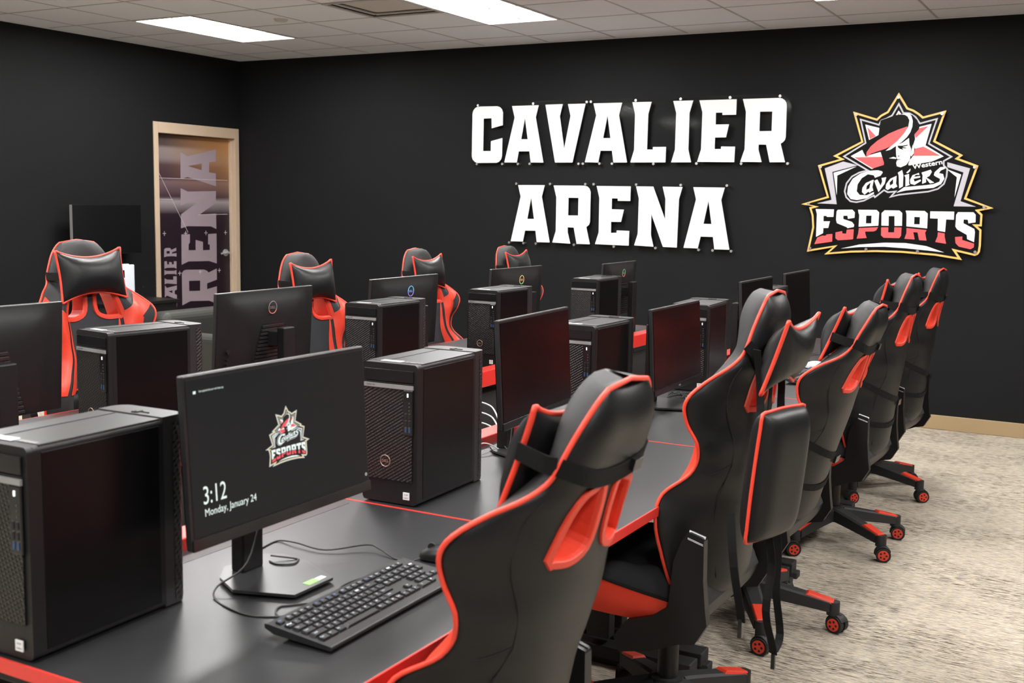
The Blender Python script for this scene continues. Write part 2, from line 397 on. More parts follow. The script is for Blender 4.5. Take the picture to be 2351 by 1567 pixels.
LOGO=json.loads('''{"gold":[[[[-1.569,2.385],[-1.501,2.279],[-1.46,2.263],[-1.422,2.238],[-1.395,2.215],[-1.243,2.254],[-1.303,2.046],[-1.115,1.945],[-1.142,1.924],[-1.011,1.874],[-1.075,1.652],[-0.896,1.584],[-0.988,1.563],[-0.964,1.54],[-0.964,1.458],[-0.992,1.458],[-0.964,1.434],[-0.961,1.325],[-0.965,1.281],[-0.976,1.262],[-0.996,1.253],[-1.12,1.279],[-1.078,1.221],[-1.259,1.245],[-1.487,1.257],[-1.661,1.256],[-1.838,1.246],[-2.034,1.224],[-1.973,1.28],[-2.163,1.24],[-2.132,1.422],[-2.141,1.508],[-2.163,1.569],[-2.129,1.575],[-2.224,1.591],[-2.037,1.65],[-2.114,1.877],[-1.958,1.922],[-2.006,1.944],[-1.811,2.047],[-1.88,2.261],[-1.711,2.207],[-1.687,2.231],[-1.641,2.256]]]],"grey":[[[[-2.063,1.855],[-1.931,1.904],[-1.827,1.877],[-2.006,1.829],[-1.962,1.595],[-2.106,1.599],[-2.001,1.626]]],[[[-1.215,1.897],[-1.064,1.855],[-1.112,1.629],[-1.01,1.593],[-1.155,1.593],[-1.105,1.827],[-1.213,1.864]]]],"white1":[[[[-1.997,1.823],[-1.835,1.868],[-1.969,1.803],[-1.965,1.66]]],[[[-1.216,1.85],[-1.119,1.812],[-1.153,1.655],[-1.146,1.794]]]],"star":[[[[-1.564,2.317],[-1.527,2.248],[-1.486,2.244],[-1.442,2.216],[-1.411,2.173],[-1.294,2.204],[-1.34,2.029],[-1.18,1.935],[-1.234,1.903],[-1.232,1.877],[-1.207,1.853],[-1.209,1.797],[-1.224,1.744],[-1.263,1.708],[-1.327,1.688],[-1.444,1.674],[-1.528,1.663],[-1.596,1.645],[-1.563,1.685],[-1.606,1.68],[-1.631,1.694],[-1.694,1.641],[-1.702,1.654],[-1.768,1.618],[-1.822,1.606],[-1.867,1.613],[-1.901,1.644],[-1.915,1.689],[-1.904,1.749],[-1.867,1.8],[-1.814,1.83],[-1.766,1.842],[-1.938,1.941],[-1.785,2.038],[-1.831,2.211],[-1.696,2.169],[-1.683,2.197],[-1.65,2.208],[-1.609,2.231]]]],"w2":[[[[-1.563,2.26],[-1.538,2.228],[-1.581,2.225]]],[[[-1.789,2.167],[-1.689,2.14],[-1.691,2.089],[-1.756,2.057]]],[[[-1.419,2.143],[-1.335,2.163],[-1.367,2.015],[-1.241,1.938],[-1.294,1.913],[-1.317,1.903],[-1.472,1.875],[-1.478,1.894],[-1.467,1.918],[-1.465,1.962],[-1.454,2.015],[-1.44,2.059],[-1.447,2.093],[-1.416,2.131]]],[[[-1.879,1.942],[-1.801,1.986],[-1.772,1.949],[-1.671,1.971],[-1.638,1.894],[-1.725,1.85]]]],"r3":[[[[-1.563,2.244],[-1.554,2.228],[-1.57,2.227]]],[[[-1.773,2.148],[-1.71,2.084],[-1.75,2.062]]],[[[-1.414,2.135],[-1.354,2.148],[-1.436,2.065],[-1.445,2.093]]],[[[-1.448,1.989],[-1.381,2.007],[-1.263,1.942],[-1.454,1.942]]],[[[-1.855,1.934],[-1.659,1.936],[-1.642,1.902],[-1.644,1.879],[-1.72,1.854]]]],"b4":[[[[-1.683,2.194],[-1.608,2.219],[-1.58,2.228],[-1.514,2.237],[-1.466,2.226],[-1.431,2.189],[-1.414,2.145],[-1.418,2.126],[-1.445,2.093],[-1.439,2.059],[-1.449,2.02],[-1.435,1.991],[-1.446,1.942],[-1.466,1.913],[-1.477,1.879],[-1.539,1.84],[-1.636,1.875],[-1.659,1.939],[-1.671,1.971],[-1.747,1.949],[-1.772,1.937],[-1.795,1.974],[-1.784,2.018],[-1.753,2.058],[-1.692,2.091],[-1.688,2.14]]]],"r5":[[[[-1.769,1.938],[-1.768,1.969],[-1.741,2.011],[-1.695,2.052],[-1.62,2.1],[-1.555,2.128],[-1.496,2.148],[-1.506,2.103],[-1.55,2.046],[-1.596,2.014],[-1.648,1.99],[-1.69,1.976],[-1.738,1.959],[-1.761,1.938]]]],"w5":[[[[-1.545,2.233],[-1.514,2.239],[-1.49,2.236],[-1.473,2.219],[-1.462,2.185],[-1.463,2.146],[-1.474,2.108],[-1.495,2.074],[-1.531,2.038],[-1.572,2.009],[-1.604,1.986],[-1.636,1.978],[-1.61,2.002],[-1.56,2.046],[-1.516,2.099],[-1.49,2.147],[-1.485,2.19],[-1.499,2.217],[-1.518,2.229]]],[[[-1.481,2.067],[-1.475,2.02],[-1.462,1.991],[-1.463,1.952],[-1.467,1.913],[-1.489,1.879],[-1.526,1.862],[-1.552,1.87],[-1.558,1.892],[-1.552,1.919],[-1.558,1.933],[-1.562,1.953],[-1.567,2.016],[-1.521,2.036]]],[[[-1.452,2.02],[-1.441,2.001],[-1.442,1.962],[-1.457,1.937],[-1.463,1.95],[-1.457,1.991]]],[[[-1.61,1.926],[-1.578,1.936],[-1.559,1.929],[-1.56,1.921],[-1.586,1.924]]]],"b6":[[[[-1.556,2.014],[-1.52,2.014],[-1.487,2.021],[-1.485,2.015],[-1.52,2.005],[-1.491,1.999],[-1.5,1.995],[-1.524,1.997],[-1.511,1.984],[-1.54,1.992],[-1.552,2.002]]],[[[-1.557,1.918],[-1.519,1.921],[-1.552,1.911]]],[[[-1.554,1.942],[-1.538,1.946],[-1.542,1.935]]]],"w7":[[[[-1.647,1.825],[-1.661,1.803],[-1.699,1.788],[-1.708,1.805],[-1.75,1.813],[-1.792,1.785],[-1.819,1.74],[-1.823,1.69],[-1.8,1.664],[-1.751,1.662],[-1.701,1.686],[-1.7,1.674],[-1.75,1.641],[-1.818,1.627],[-1.863,1.634],[-1.889,1.669],[-1.886,1.724],[-1.856,1.78],[-1.804,1.817],[-1.741,1.837],[-1.683,1.841],[-1.653,1.834]]],[[[-1.703,1.766],[-1.682,1.776],[-1.657,1.731],[-1.647,1.761],[-1.653,1.786],[-1.621,1.792],[-1.629,1.746],[-1.669,1.686]]],[[[-1.543,1.824],[-1.515,1.843],[-1.504,1.806],[-1.503,1.728],[-1.527,1.714],[-1.536,1.806]]],[[[-1.498,1.805],[-1.466,1.816],[-1.462,1.747],[-1.456,1.74],[-1.485,1.727],[-1.488,1.791]]],[[[-1.485,1.825],[-1.458,1.853],[-1.46,1.835],[-1.476,1.82]]],[[[-1.4,1.823],[-1.442,1.806],[-1.457,1.772],[-1.452,1.747],[-1.424,1.739],[-1.382,1.767],[-1.386,1.777],[-1.425,1.761],[-1.434,1.781],[-1.389,1.791],[-1.39,1.801],[-1.432,1.795],[-1.419,1.811],[-1.395,1.809]]],[[[-1.382,1.825],[-1.322,1.845],[-1.313,1.831],[-1.327,1.802],[-1.347,1.791],[-1.293,1.756],[-1.321,1.75],[-1.351,1.786],[-1.347,1.758],[-1.373,1.747],[-1.373,1.806]]],[[[-1.228,1.865],[-1.259,1.863],[-1.294,1.828],[-1.298,1.807],[-1.282,1.796],[-1.255,1.782],[-1.258,1.763],[-1.298,1.745],[-1.344,1.738],[-1.437,1.728],[-1.494,1.722],[-1.545,1.682],[-1.483,1.699],[-1.389,1.71],[-1.296,1.719],[-1.247,1.746],[-1.227,1.783],[-1.238,1.816],[-1.265,1.821],[-1.255,1.84],[-1.227,1.853]]],[[[-1.712,1.773],[-1.761,1.75],[-1.784,1.715],[-1.785,1.685],[-1.766,1.667],[-1.738,1.69],[-1.732,1.68],[-1.721,1.69],[-1.706,1.696],[-1.714,1.721],[-1.707,1.771]],[[-1.727,1.755],[-1.754,1.73],[-1.756,1.701],[-1.734,1.711]]],[[[-1.55,1.802],[-1.593,1.781],[-1.619,1.741],[-1.621,1.712],[-1.606,1.701],[-1.58,1.721],[-1.569,1.711],[-1.541,1.727],[-1.551,1.747]],[[-1.573,1.78],[-1.596,1.755],[-1.592,1.732],[-1.571,1.746]]],[[[-2.113,1.557],[-1.979,1.557],[-1.98,1.502],[-2.028,1.501],[-2.03,1.508],[-2.053,1.508],[-2.051,1.468],[-2.004,1.469],[-2.014,1.42],[-2.05,1.419],[-2.05,1.381],[-2.1,1.353],[-2.102,1.521]]],[[[-1.951,1.554],[-1.846,1.557],[-1.828,1.538],[-1.828,1.499],[-1.875,1.49],[-1.879,1.513],[-1.909,1.512],[-1.908,1.488],[-1.844,1.468],[-1.828,1.448],[-1.83,1.432],[-1.875,1.422],[-1.879,1.429],[-1.952,1.457],[-1.96,1.481],[-1.959,1.542]]],[[[-1.619,1.557],[-1.516,1.557],[-1.496,1.539],[-1.493,1.449],[-1.544,1.447],[-1.548,1.517],[-1.588,1.516],[-1.585,1.447],[-1.635,1.447],[-1.639,1.536]]],[[[-1.307,1.555],[-1.148,1.556],[-1.147,1.5],[-1.198,1.501],[-1.2,1.413],[-1.25,1.421],[-1.253,1.505],[-1.305,1.506]]],[[[-1.123,1.553],[-1.023,1.554],[-1.007,1.537],[-1.005,1.485],[-1.05,1.477],[-1.056,1.502],[-1.083,1.503],[-1.083,1.477],[-1.01,1.439],[-1.004,1.416],[-1.006,1.348],[-1.052,1.368],[-1.056,1.397],[-1.121,1.433],[-1.134,1.453],[-1.134,1.534]]],[[[-1.915,1.272],[-1.782,1.306],[-1.606,1.325],[-1.462,1.327],[-1.319,1.31],[-1.198,1.27],[-1.317,1.28],[-1.46,1.29],[-1.605,1.296],[-1.781,1.288]]],[[[-1.806,1.557],[-1.675,1.558],[-1.656,1.541],[-1.657,1.446],[-1.795,1.435],[-1.795,1.521],[-1.801,1.533]],[[-1.746,1.516],[-1.708,1.517],[-1.707,1.461],[-1.745,1.46]]],[[[-1.474,1.557],[-1.345,1.557],[-1.323,1.539],[-1.321,1.435],[-1.462,1.446],[-1.466,1.533]],[[-1.412,1.514],[-1.374,1.513],[-1.373,1.462],[-1.411,1.462]]]],"r7":[[[[-2.09,1.348],[-2.049,1.365],[-2.052,1.362],[-2.029,1.363],[-2.026,1.372],[-1.981,1.378],[-1.98,1.321],[-2.11,1.298]]],[[[-1.829,1.416],[-1.83,1.344],[-1.843,1.341],[-1.939,1.332],[-1.958,1.347],[-1.959,1.389],[-1.911,1.4],[-1.91,1.383],[-1.882,1.382],[-1.878,1.411]]],[[[-1.793,1.425],[-1.658,1.435],[-1.67,1.412],[-1.687,1.404],[-1.747,1.401],[-1.746,1.389],[-1.734,1.355],[-1.805,1.348],[-1.795,1.388]]],[[[-1.636,1.434],[-1.586,1.436],[-1.586,1.4],[-1.544,1.401],[-1.544,1.437],[-1.495,1.437],[-1.495,1.378],[-1.507,1.361],[-1.614,1.36],[-1.634,1.377]]],[[[-1.461,1.434],[-1.324,1.423],[-1.333,1.404],[-1.32,1.349],[-1.37,1.351],[-1.384,1.405],[-1.413,1.406],[-1.401,1.355],[-1.471,1.357],[-1.459,1.397]]],[[[-1.247,1.41],[-1.202,1.403],[-1.201,1.381],[-1.188,1.331],[-1.261,1.341],[-1.248,1.38]]],[[[-1.132,1.38],[-1.084,1.385],[-1.084,1.361],[-1.005,1.338],[-1.005,1.312],[-1.026,1.298],[-1.103,1.314],[-1.126,1.337]]]],"pins":[[-1.568,2.352],[-1.855,2.237],[-1.269,2.232],[-2.092,1.865],[-1.034,1.863],[-2.168,1.594],[-0.956,1.592],[-2.14,1.267],[-1.733,1.273],[-1.376,1.272],[-0.994,1.28]],"west":[[-1.442,1.843],[-1.244,1.879],[-1.443,1.874]]}''')
SIGN=json.loads('''{"C1":[[[-5.047,2.374],[-5.008,2.377],[-4.848,2.375],[-4.824,2.367],[-4.805,2.349],[-4.794,2.322],[-4.794,2.216],[-4.9,2.192],[-4.903,2.276],[-4.983,2.275],[-4.985,2.001],[-4.906,2.0],[-4.905,2.083],[-4.796,2.108],[-4.797,1.957],[-4.805,1.93],[-4.825,1.91],[-4.849,1.901],[-5.035,1.9],[-5.06,1.907],[-5.084,1.928],[-5.094,1.955],[-5.093,2.317],[-5.085,2.344],[-5.068,2.364]]],"A1":[[[-4.705,2.373],[-4.452,2.373],[-4.478,2.275],[-4.398,1.902],[-4.515,1.903],[-4.53,1.996],[-4.634,1.996],[-4.652,1.903],[-4.77,1.904],[-4.677,2.277]],[[-4.579,2.276],[-4.548,2.095],[-4.613,2.096]]],"V1":[[[-4.387,2.375],[-4.228,2.376],[-4.253,2.279],[-4.205,2.008],[-4.153,2.28],[-4.179,2.375],[-4.021,2.374],[-4.127,1.902],[-4.286,1.902]]],"A2":[[[-3.948,2.374],[-3.697,2.373],[-3.721,2.275],[-3.64,1.901],[-3.757,1.901],[-3.773,1.995],[-3.876,1.996],[-3.894,1.901],[-4.012,1.904],[-3.921,2.278]],[[-3.821,2.277],[-3.789,2.095],[-3.856,2.096]]],"L1":[[[-3.607,2.374],[-3.444,2.373],[-3.47,2.279],[-3.471,2.002],[-3.42,2.001],[-3.42,2.021],[-3.311,2.021],[-3.312,1.901],[-3.609,1.901],[-3.58,2.0],[-3.581,2.279]]],"I1":[[[-3.262,2.374],[-3.099,2.374],[-3.126,2.279],[-3.125,1.998],[-3.099,1.901],[-3.262,1.901],[-3.234,1.999],[-3.234,2.281]]],"E1":[[[-3.048,2.373],[-2.752,2.373],[-2.752,2.257],[-2.859,2.258],[-2.86,2.276],[-2.913,2.276],[-2.911,2.187],[-2.805,2.187],[-2.825,2.089],[-2.912,2.089],[-2.912,2.001],[-2.86,2.001],[-2.859,2.02],[-2.75,2.018],[-2.752,1.901],[-3.048,1.904],[-3.02,2.0],[-3.02,2.282]]],"R1":[[[-2.703,2.373],[-2.424,2.373],[-2.402,2.368],[-2.382,2.355],[-2.37,2.337],[-2.366,2.316],[-2.363,2.086],[-2.368,2.064],[-2.381,2.048],[-2.399,2.037],[-2.36,1.9],[-2.475,1.9],[-2.508,2.031],[-2.567,2.032],[-2.566,1.992],[-2.538,1.901],[-2.703,1.903],[-2.673,1.998],[-2.675,2.278]],[[-2.567,2.276],[-2.472,2.275],[-2.471,2.131],[-2.566,2.131]]],"A3":[[[-4.632,1.714],[-4.38,1.715],[-4.406,1.619],[-4.323,1.24],[-4.442,1.239],[-4.457,1.334],[-4.559,1.333],[-4.578,1.24],[-4.694,1.239],[-4.605,1.619]],[[-4.505,1.616],[-4.473,1.432],[-4.54,1.431]]],"R2":[[[-4.294,1.713],[-4.015,1.713],[-3.987,1.707],[-3.966,1.689],[-3.955,1.662],[-3.954,1.421],[-3.962,1.396],[-3.987,1.376],[-3.951,1.237],[-4.069,1.237],[-4.099,1.37],[-4.157,1.371],[-4.156,1.326],[-4.13,1.236],[-4.295,1.241],[-4.265,1.337],[-4.266,1.616]],[[-4.156,1.614],[-4.062,1.614],[-4.061,1.469],[-4.156,1.468]]],"E2":[[[-3.9,1.712],[-3.601,1.711],[-3.602,1.595],[-3.709,1.595],[-3.711,1.614],[-3.763,1.614],[-3.763,1.526],[-3.655,1.525],[-3.677,1.426],[-3.765,1.425],[-3.764,1.335],[-3.712,1.337],[-3.711,1.356],[-3.603,1.355],[-3.604,1.237],[-3.901,1.24],[-3.871,1.336],[-3.873,1.617]]],"N1":[[[-3.553,1.712],[-3.407,1.711],[-3.297,1.45],[-3.299,1.616],[-3.326,1.711],[-3.162,1.71],[-3.188,1.614],[-3.192,1.236],[-3.307,1.237],[-3.416,1.498],[-3.415,1.328],[-3.39,1.236],[-3.554,1.241],[-3.526,1.335],[-3.526,1.617]]],"A4":[[[-3.071,1.709],[-2.818,1.708],[-2.843,1.613],[-2.762,1.234],[-2.881,1.233],[-2.896,1.328],[-2.998,1.328],[-3.018,1.235],[-3.134,1.236],[-3.045,1.616]],[[-2.944,1.609],[-2.912,1.427],[-2.979,1.427]]],"pinsA":[[-5.041,2.387],[-4.504,2.388],[-4.01,2.388],[-5.045,1.891],[-4.792,1.891],[-4.64,1.891],[-4.527,1.892],[-4.071,1.891]],"pinsB":[[-3.973,2.388],[-4.031,1.892],[-3.882,1.892],[-3.771,1.892],[-3.58,2.388],[-3.202,2.388],[-2.804,2.387],[-2.419,2.387],[-3.412,1.89],[-3.054,1.892],[-2.696,1.89],[-2.339,1.89]],"pinsC":[[-4.652,1.726],[-4.33,1.726],[-4.004,1.726],[-4.712,1.227],[-4.572,1.226],[-4.453,1.226],[-4.095,1.228]],"pinsD":[[-3.929,1.726],[-3.554,1.726],[-3.177,1.725],[-2.802,1.724],[-3.734,1.225],[-3.371,1.226],[-3.01,1.224],[-2.896,1.224],[-2.747,1.223]],"bA":[[-5.123,2.348],[-5.11,2.395],[-5.061,2.415],[-3.993,2.405],[-4.066,2.067],[-4.057,1.867],[-4.54,1.868],[-4.563,1.967],[-4.617,1.968],[-4.625,1.868],[-5.052,1.868],[-5.11,1.91],[-5.125,1.958]],"bB":[[-3.958,2.405],[-3.621,2.407],[-3.622,2.403],[-2.421,2.404],[-2.377,2.391],[-2.346,2.355],[-2.332,2.302],[-2.33,2.112],[-2.343,2.027],[-2.306,1.875],[-2.484,1.873],[-3.642,1.869],[-3.782,1.87],[-3.801,1.966],[-3.844,1.966],[-3.857,1.869],[-4.047,1.869],[-4.046,2.056]],"bC":[[-4.679,1.739],[-3.955,1.74],[-3.939,1.699],[-3.926,1.276],[-3.929,1.204],[-4.471,1.205],[-4.488,1.301],[-4.546,1.301],[-4.554,1.209],[-4.736,1.207],[-4.642,1.607]],"bD":[[-3.949,1.74],[-2.784,1.741],[-2.807,1.611],[-2.721,1.203],[-2.905,1.203],[-2.921,1.299],[-2.988,1.297],[-2.992,1.203],[-3.921,1.202],[-3.92,1.276],[-3.932,1.699]]}''')
DOOR=json.loads('''{"l":[[[[7.692,1.975],[7.784,1.944],[8.153,2.025],[8.15,1.908],[8.06,1.9],[8.058,1.803],[8.148,1.796],[8.146,1.674],[7.775,1.751],[7.689,1.729]],[[7.785,1.853],[7.962,1.884],[7.96,1.82]]],[[[7.687,1.646],[7.776,1.616],[8.145,1.627],[8.142,1.512],[7.923,1.401],[8.144,1.412],[8.144,1.262],[8.072,1.288],[7.769,1.293],[7.682,1.273],[7.686,1.403],[7.892,1.512],[7.769,1.511],[7.683,1.484]]],[[[7.686,1.217],[7.795,1.217],[7.793,1.139],[7.776,1.122],[7.775,1.067],[7.865,1.065],[7.867,1.162],[7.962,1.142],[7.961,1.062],[8.051,1.062],[8.052,1.115],[8.029,1.116],[8.032,1.215],[8.145,1.219],[8.143,0.927],[8.04,0.956],[7.772,0.961],[7.682,0.932]]],[[[7.683,0.854],[7.705,0.877],[7.738,0.884],[7.97,0.876],[8.012,0.862],[8.029,0.845],[8.142,0.88],[8.141,0.771],[8.009,0.741],[8.008,0.685],[8.14,0.706],[8.138,0.533],[8.032,0.572],[7.788,0.584],[7.681,0.551]],[[7.773,0.777],[7.917,0.773],[7.915,0.676],[7.774,0.68]]],[[[8.137,0.483],[8.134,0.345],[8.052,0.339],[8.051,0.252],[8.137,0.225],[8.135,0.105],[7.755,0.255],[7.673,0.238],[7.679,0.493],[7.76,0.45]],[[7.774,0.351],[7.95,0.361],[7.949,0.299]]]],"s":[[[[7.469,1.082],[7.488,1.095],[7.543,1.094],[7.558,1.076],[7.619,1.095],[7.618,1.066],[7.565,1.053],[7.565,1.04],[7.621,1.044],[7.62,1.01],[7.588,1.017],[7.502,1.018],[7.467,1.009]],[[7.5,1.067],[7.537,1.066],[7.537,1.042],[7.499,1.043]]],[[[7.469,0.972],[7.5,0.974],[7.504,0.943],[7.526,0.942],[7.527,0.965],[7.56,0.962],[7.559,0.941],[7.586,0.942],[7.584,0.969],[7.619,0.97],[7.617,0.899],[7.589,0.91],[7.499,0.912],[7.467,0.903]]],[[[7.467,0.895],[7.493,0.884],[7.593,0.881],[7.617,0.888],[7.616,0.841],[7.592,0.851],[7.493,0.855],[7.466,0.845]]],[[[7.467,0.76],[7.492,0.768],[7.617,0.754],[7.618,0.828],[7.575,0.83],[7.575,0.797],[7.496,0.803],[7.468,0.817]]],[[[7.469,0.752],[7.494,0.726],[7.618,0.743],[7.617,0.704],[7.59,0.696],[7.589,0.665],[7.616,0.654],[7.616,0.61],[7.492,0.655],[7.466,0.639]],[[7.513,0.693],[7.561,0.7],[7.56,0.674]]],[[[7.465,0.625],[7.615,0.574],[7.614,0.543],[7.462,0.514],[7.462,0.542],[7.557,0.563],[7.464,0.597]]]],"plus":[[7.476,1.228],[7.741,1.227],[8.003,1.227],[8.268,1.226],[7.656,0.855],[8.176,0.86],[7.919,0.856]],"seam":[[[7.414,1.796],[7.771,1.236]],[[7.41,1.54],[7.589,1.539]],[[7.42,1.733],[8.307,1.733]],[[7.906,1.4],[8.301,1.404]]]}''')
# ================================================================= the room
def cx(i): return GX+i*TS
def cy(j): return GY+j*TS
skip = set()
for ix, iy in LIGHT_CELLS: skip |= {(ix, iy), (ix, iy+1)}
skip.add(VENT_CELL)
c = MB()
for i in range(-7, 12):
    for j in range(-17, 2):
        if (i, j) in skip: continue
        x0, x1, y0, y1 = max(cx(i), XL), min(cx(i+1), XR), max(cy(j), YF), min(cy(j+1), YW)
        if x1 <= x0 or y1 <= y0: continue
        c.add([(x0, y0, ZC), (x0, y1, ZC), (x1, y1, ZC), (x1, y0, ZC)], [(0, 1, 2, 3)], 'ceil_tile')
for i in range(-6, 12):
    x = cx(i)
    if XL < x < XR: c.box((x, (YF+YW)/2, ZC-.0005), (.016, YW-YF, .003), 'ceil_bar')
for j in range(-16, 2):
    y = cy(j)
    if YF < y < YW: c.box(((XL+XR)/2, y, ZC-.0005), (XR-XL, .016, .003), 'ceil_bar')
c.box(((XL+XR)/2, YW-.011, ZC-.004), (XR-XL, .022, .006), 'ceil_tile')
c.box((XL+.011, (YF+YW)/2, ZC-.004), (.022, YW-YF, .006), 'ceil_tile')
struct(c.build('ceiling'))
f = MB(); f.add([(XL, YF, 0), (XR, YF, 0), (XR, YW, 0), (XL, YW, 0)], [(0, 1, 2, 3)], 'carpet'); struct(f.build('floor'))
def wall(name, c, d): struct(MB().box(c, d, 'wall_black').build(name))
TW = .12
wall('wall_back', ((XL+XR)/2, YW+TW/2, ZC/2+.1), (XR-XL+2*TW, TW, ZC+.2))
wall('wall_right', (XR+TW/2, (YF+YW)/2, ZC/2+.1), (TW, YW-YF, ZC+.2))
wall('wall_front', ((XL+XR)/2, YF-TW/2, ZC/2+.1), (XR-XL+2*TW, TW, ZC+.2))
DY0, DY1, DZ = 7.365, 8.345, 2.135       # door opening
w = MB()
OG = .02
w.box((XL-TW/2, (YF+DY0-OG)/2, ZC/2+.1), (TW, DY0-OG-YF, ZC+.2), 'wall_black')
w.box((XL-TW/2, (DY1+OG+YW)/2, ZC/2+.1), (TW, YW-DY1-OG, ZC+.2), 'wall_black')
w.box((XL-TW/2, (DY0+DY1)/2, (DZ+OG+ZC+.2)/2), (TW, DY1-DY0+2*OG, ZC+.2-DZ-OG), 'wall_black')
struct(w.build('wall_left'))
def skirting(name, c, d): struct(MB().box(c, d, 'tan_base').build(name, bevel=.004))
skirting('baseboard_back', ((XL+XR)/2, YW-.006, .052), (XR-XL, .012, .104))
skirting('baseboard_left', (XL+.006, (YF+7.30)/2, .052), (.012, 7.30-YF, .104))
skirting('baseboard_right', (XR-.006, (YF+YW)/2, .052), (.012, YW-YF-.03, .104))
skirting('baseboard_front', ((XL+XR)/2, YF+.006, .052), (XR-XL-.03, .012, .104))
# door
fr = MB()
for y0, y1, z0, z1 in ((7.31, DY0, 0, 2.232), (DY1, 8.40, 0, 2.232), (DY0, DY1, DZ, 2.232)):
    fr.box((XL+.010-.0625, (y0+y1)/2, (z0+z1)/2), (.125, y1-y0, z1-z0), 'tan')
fr.box((XL-.045, DY1-.010, DZ/2), (.035, .020, DZ), 'tan')
struct(fr.build('trim_1', bevel=.003))
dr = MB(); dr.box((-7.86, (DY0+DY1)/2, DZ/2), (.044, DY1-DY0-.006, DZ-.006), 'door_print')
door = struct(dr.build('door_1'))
XD = -7.838
def pd(a, b, d): return Vector((XD+d, a, b))
L = MB()
for lp in DOOR['l']: L.poly(lp, 'door_letter', lambda a, b, d: pd(a, b, d), .0012, .0012)
for lp in DOOR['s']: L.poly(lp, 'door_letter', lambda a, b, d: pd(a, b, d), .0012, .0012)
o = L.build('door_lettering', door); o['label'] = 'pale mauve vertical lettering on the printed door'
L = MB()
for a, b in DOOR['plus']: L.box((XD+.0015, a, b), (.0006, .042, .005), 'door_line'); L.box((XD+.0015, a, b), (.0006, .005, .042), 'door_line')
for (a, b), (c_, d_) in DOOR['seam']: L.tube([(XD, a, b), (XD, c_, d_)], .0022, 'door_line', n=6, sub=1)
L.build('door_line_pattern', door)
h = MB(); hy, hz = 8.262, 1.030
h.cyl((XD, hy, hz), (XD+.012, hy, hz), .034, 'chrome'); h.cyl((XD+.012, hy, hz), (XD+.05, hy, hz), .013, 'chrome')
h.tube([(XD+.048, hy, hz), (XD+.056, hy-.02, hz), (XD+.056, hy-.11, hz-.004)], .0095, 'chrome', n=10)
h.build('door_handle', door)

# ceiling lights
def make_light():
    t = thing('ceiling_light', 'x', 'ceiling light')
    W_, H_ = TS-.02, 2*TS-.02; fm = MB()
    for x, y, a, b in ((-W_/2, 0, .022, H_), (W_/2, 0, .022, H_), (0, -H_/2, W_, .022), (0, H_/2, W_, .022)): fm.box((x, y, -.002), (a, b, .008), 'light_frame')
    fm.build('frame', t)
    hs = MB(); a, b, z0, z1 = W_/2-.008, H_/2-.008, 0, .09
    P = [(-a, -b, z0), (a, -b, z0), (a, b, z0), (-a, b, z0), (-a, -b, z1), (a, -b, z1), (a, b, z1), (-a, b, z1)]
    hs.add(P, [(0, 4, 5, 1), (1, 5, 6, 2), (2, 6, 7, 3), (3, 7, 4, 0), (4, 7, 6, 5)], 'troffer_white')
    for s_ in (-1, 1):   # sloping end reflectors
        hs.add([(-a, s_*b, .004), (a, s_*b, .004), (.06, s_*(b-.13), .052), (-.06, s_*(b-.13), .052)], [(0, 1, 2, 3)], 'troffer_white')
    hs.build('housing', t)
    df = MB()
    for s_ in (-1, 1):
        def F(u, v, s_=s_):
            x = .02+u*(a-.035); return (s_*x, -b+.05+v*(2*b-.10), .012+.055*sin(pi*min(1, u*1.02))**.8)
        df.grid(F, 13, 3, 'tube_glow')
    df.box((0, 0, .02), (.022, 2*b-.06, .012), 'troffer_white')
    o = df.build('diffuser', t); o['label'] = 'glowing white curved diffuser'
    return t
lt = make_light(); first = True
names = {(-5, -2): 'lit ceiling light nearest the tan-framed door', (-1, -2): 'lit ceiling light above the wall lettering, cut by the top of the picture',
         (3, -2): 'lit ceiling light of which a thin edge shows at the top right'}
for cell in LIGHT_CELLS:
    o = lt if first else copy_tree(lt); first = False
    ix, iy = cell; o.location = (cx(ix)+TS/2, cy(iy)+TS, ZC)
    o['label'] = names.get(cell, 'lit ceiling light outside the picture, %d tiles along and %d tiles back' % (ix+6, -iy)); o['group'] = 'ceiling lights'
v = thing('ceiling_vent', 'grey square air vent set in the ceiling between the two lights', 'vent', (cx(-2)+TS/2, cy(-2)+TS/2, ZC))
m = MB()
for k, (a, z) in enumerate(((.295, -.004), (.255, .008))):
    for x, y, p, q in ((-a, 0, .03, 2*a), (a, 0, .03, 2*a), (0, -a, 2*a, .03), (0, a, 2*a, .03)): m.box((x, y, z), (p, q, .008), 'ceil_bar')
m.build('frame', v); m = MB(); m.box((0, 0, .022), (.56, .56, .006), 'vent_grey'); m.build('panel', v)
m = MB(); m.box((0, 0, .05), (.60, .60, .01), 'rubber'); m.build('duct', v)
s_ = MB(); s_.cyl((-5.707, 6.632, ZC-.018), (-5.707, 6.632, ZC), .042, 'vent_grey', r2_=.055)
tag(s_.build('smoke_detector'), 'small round grey detector on a ceiling tile beside the left light', 'detector')

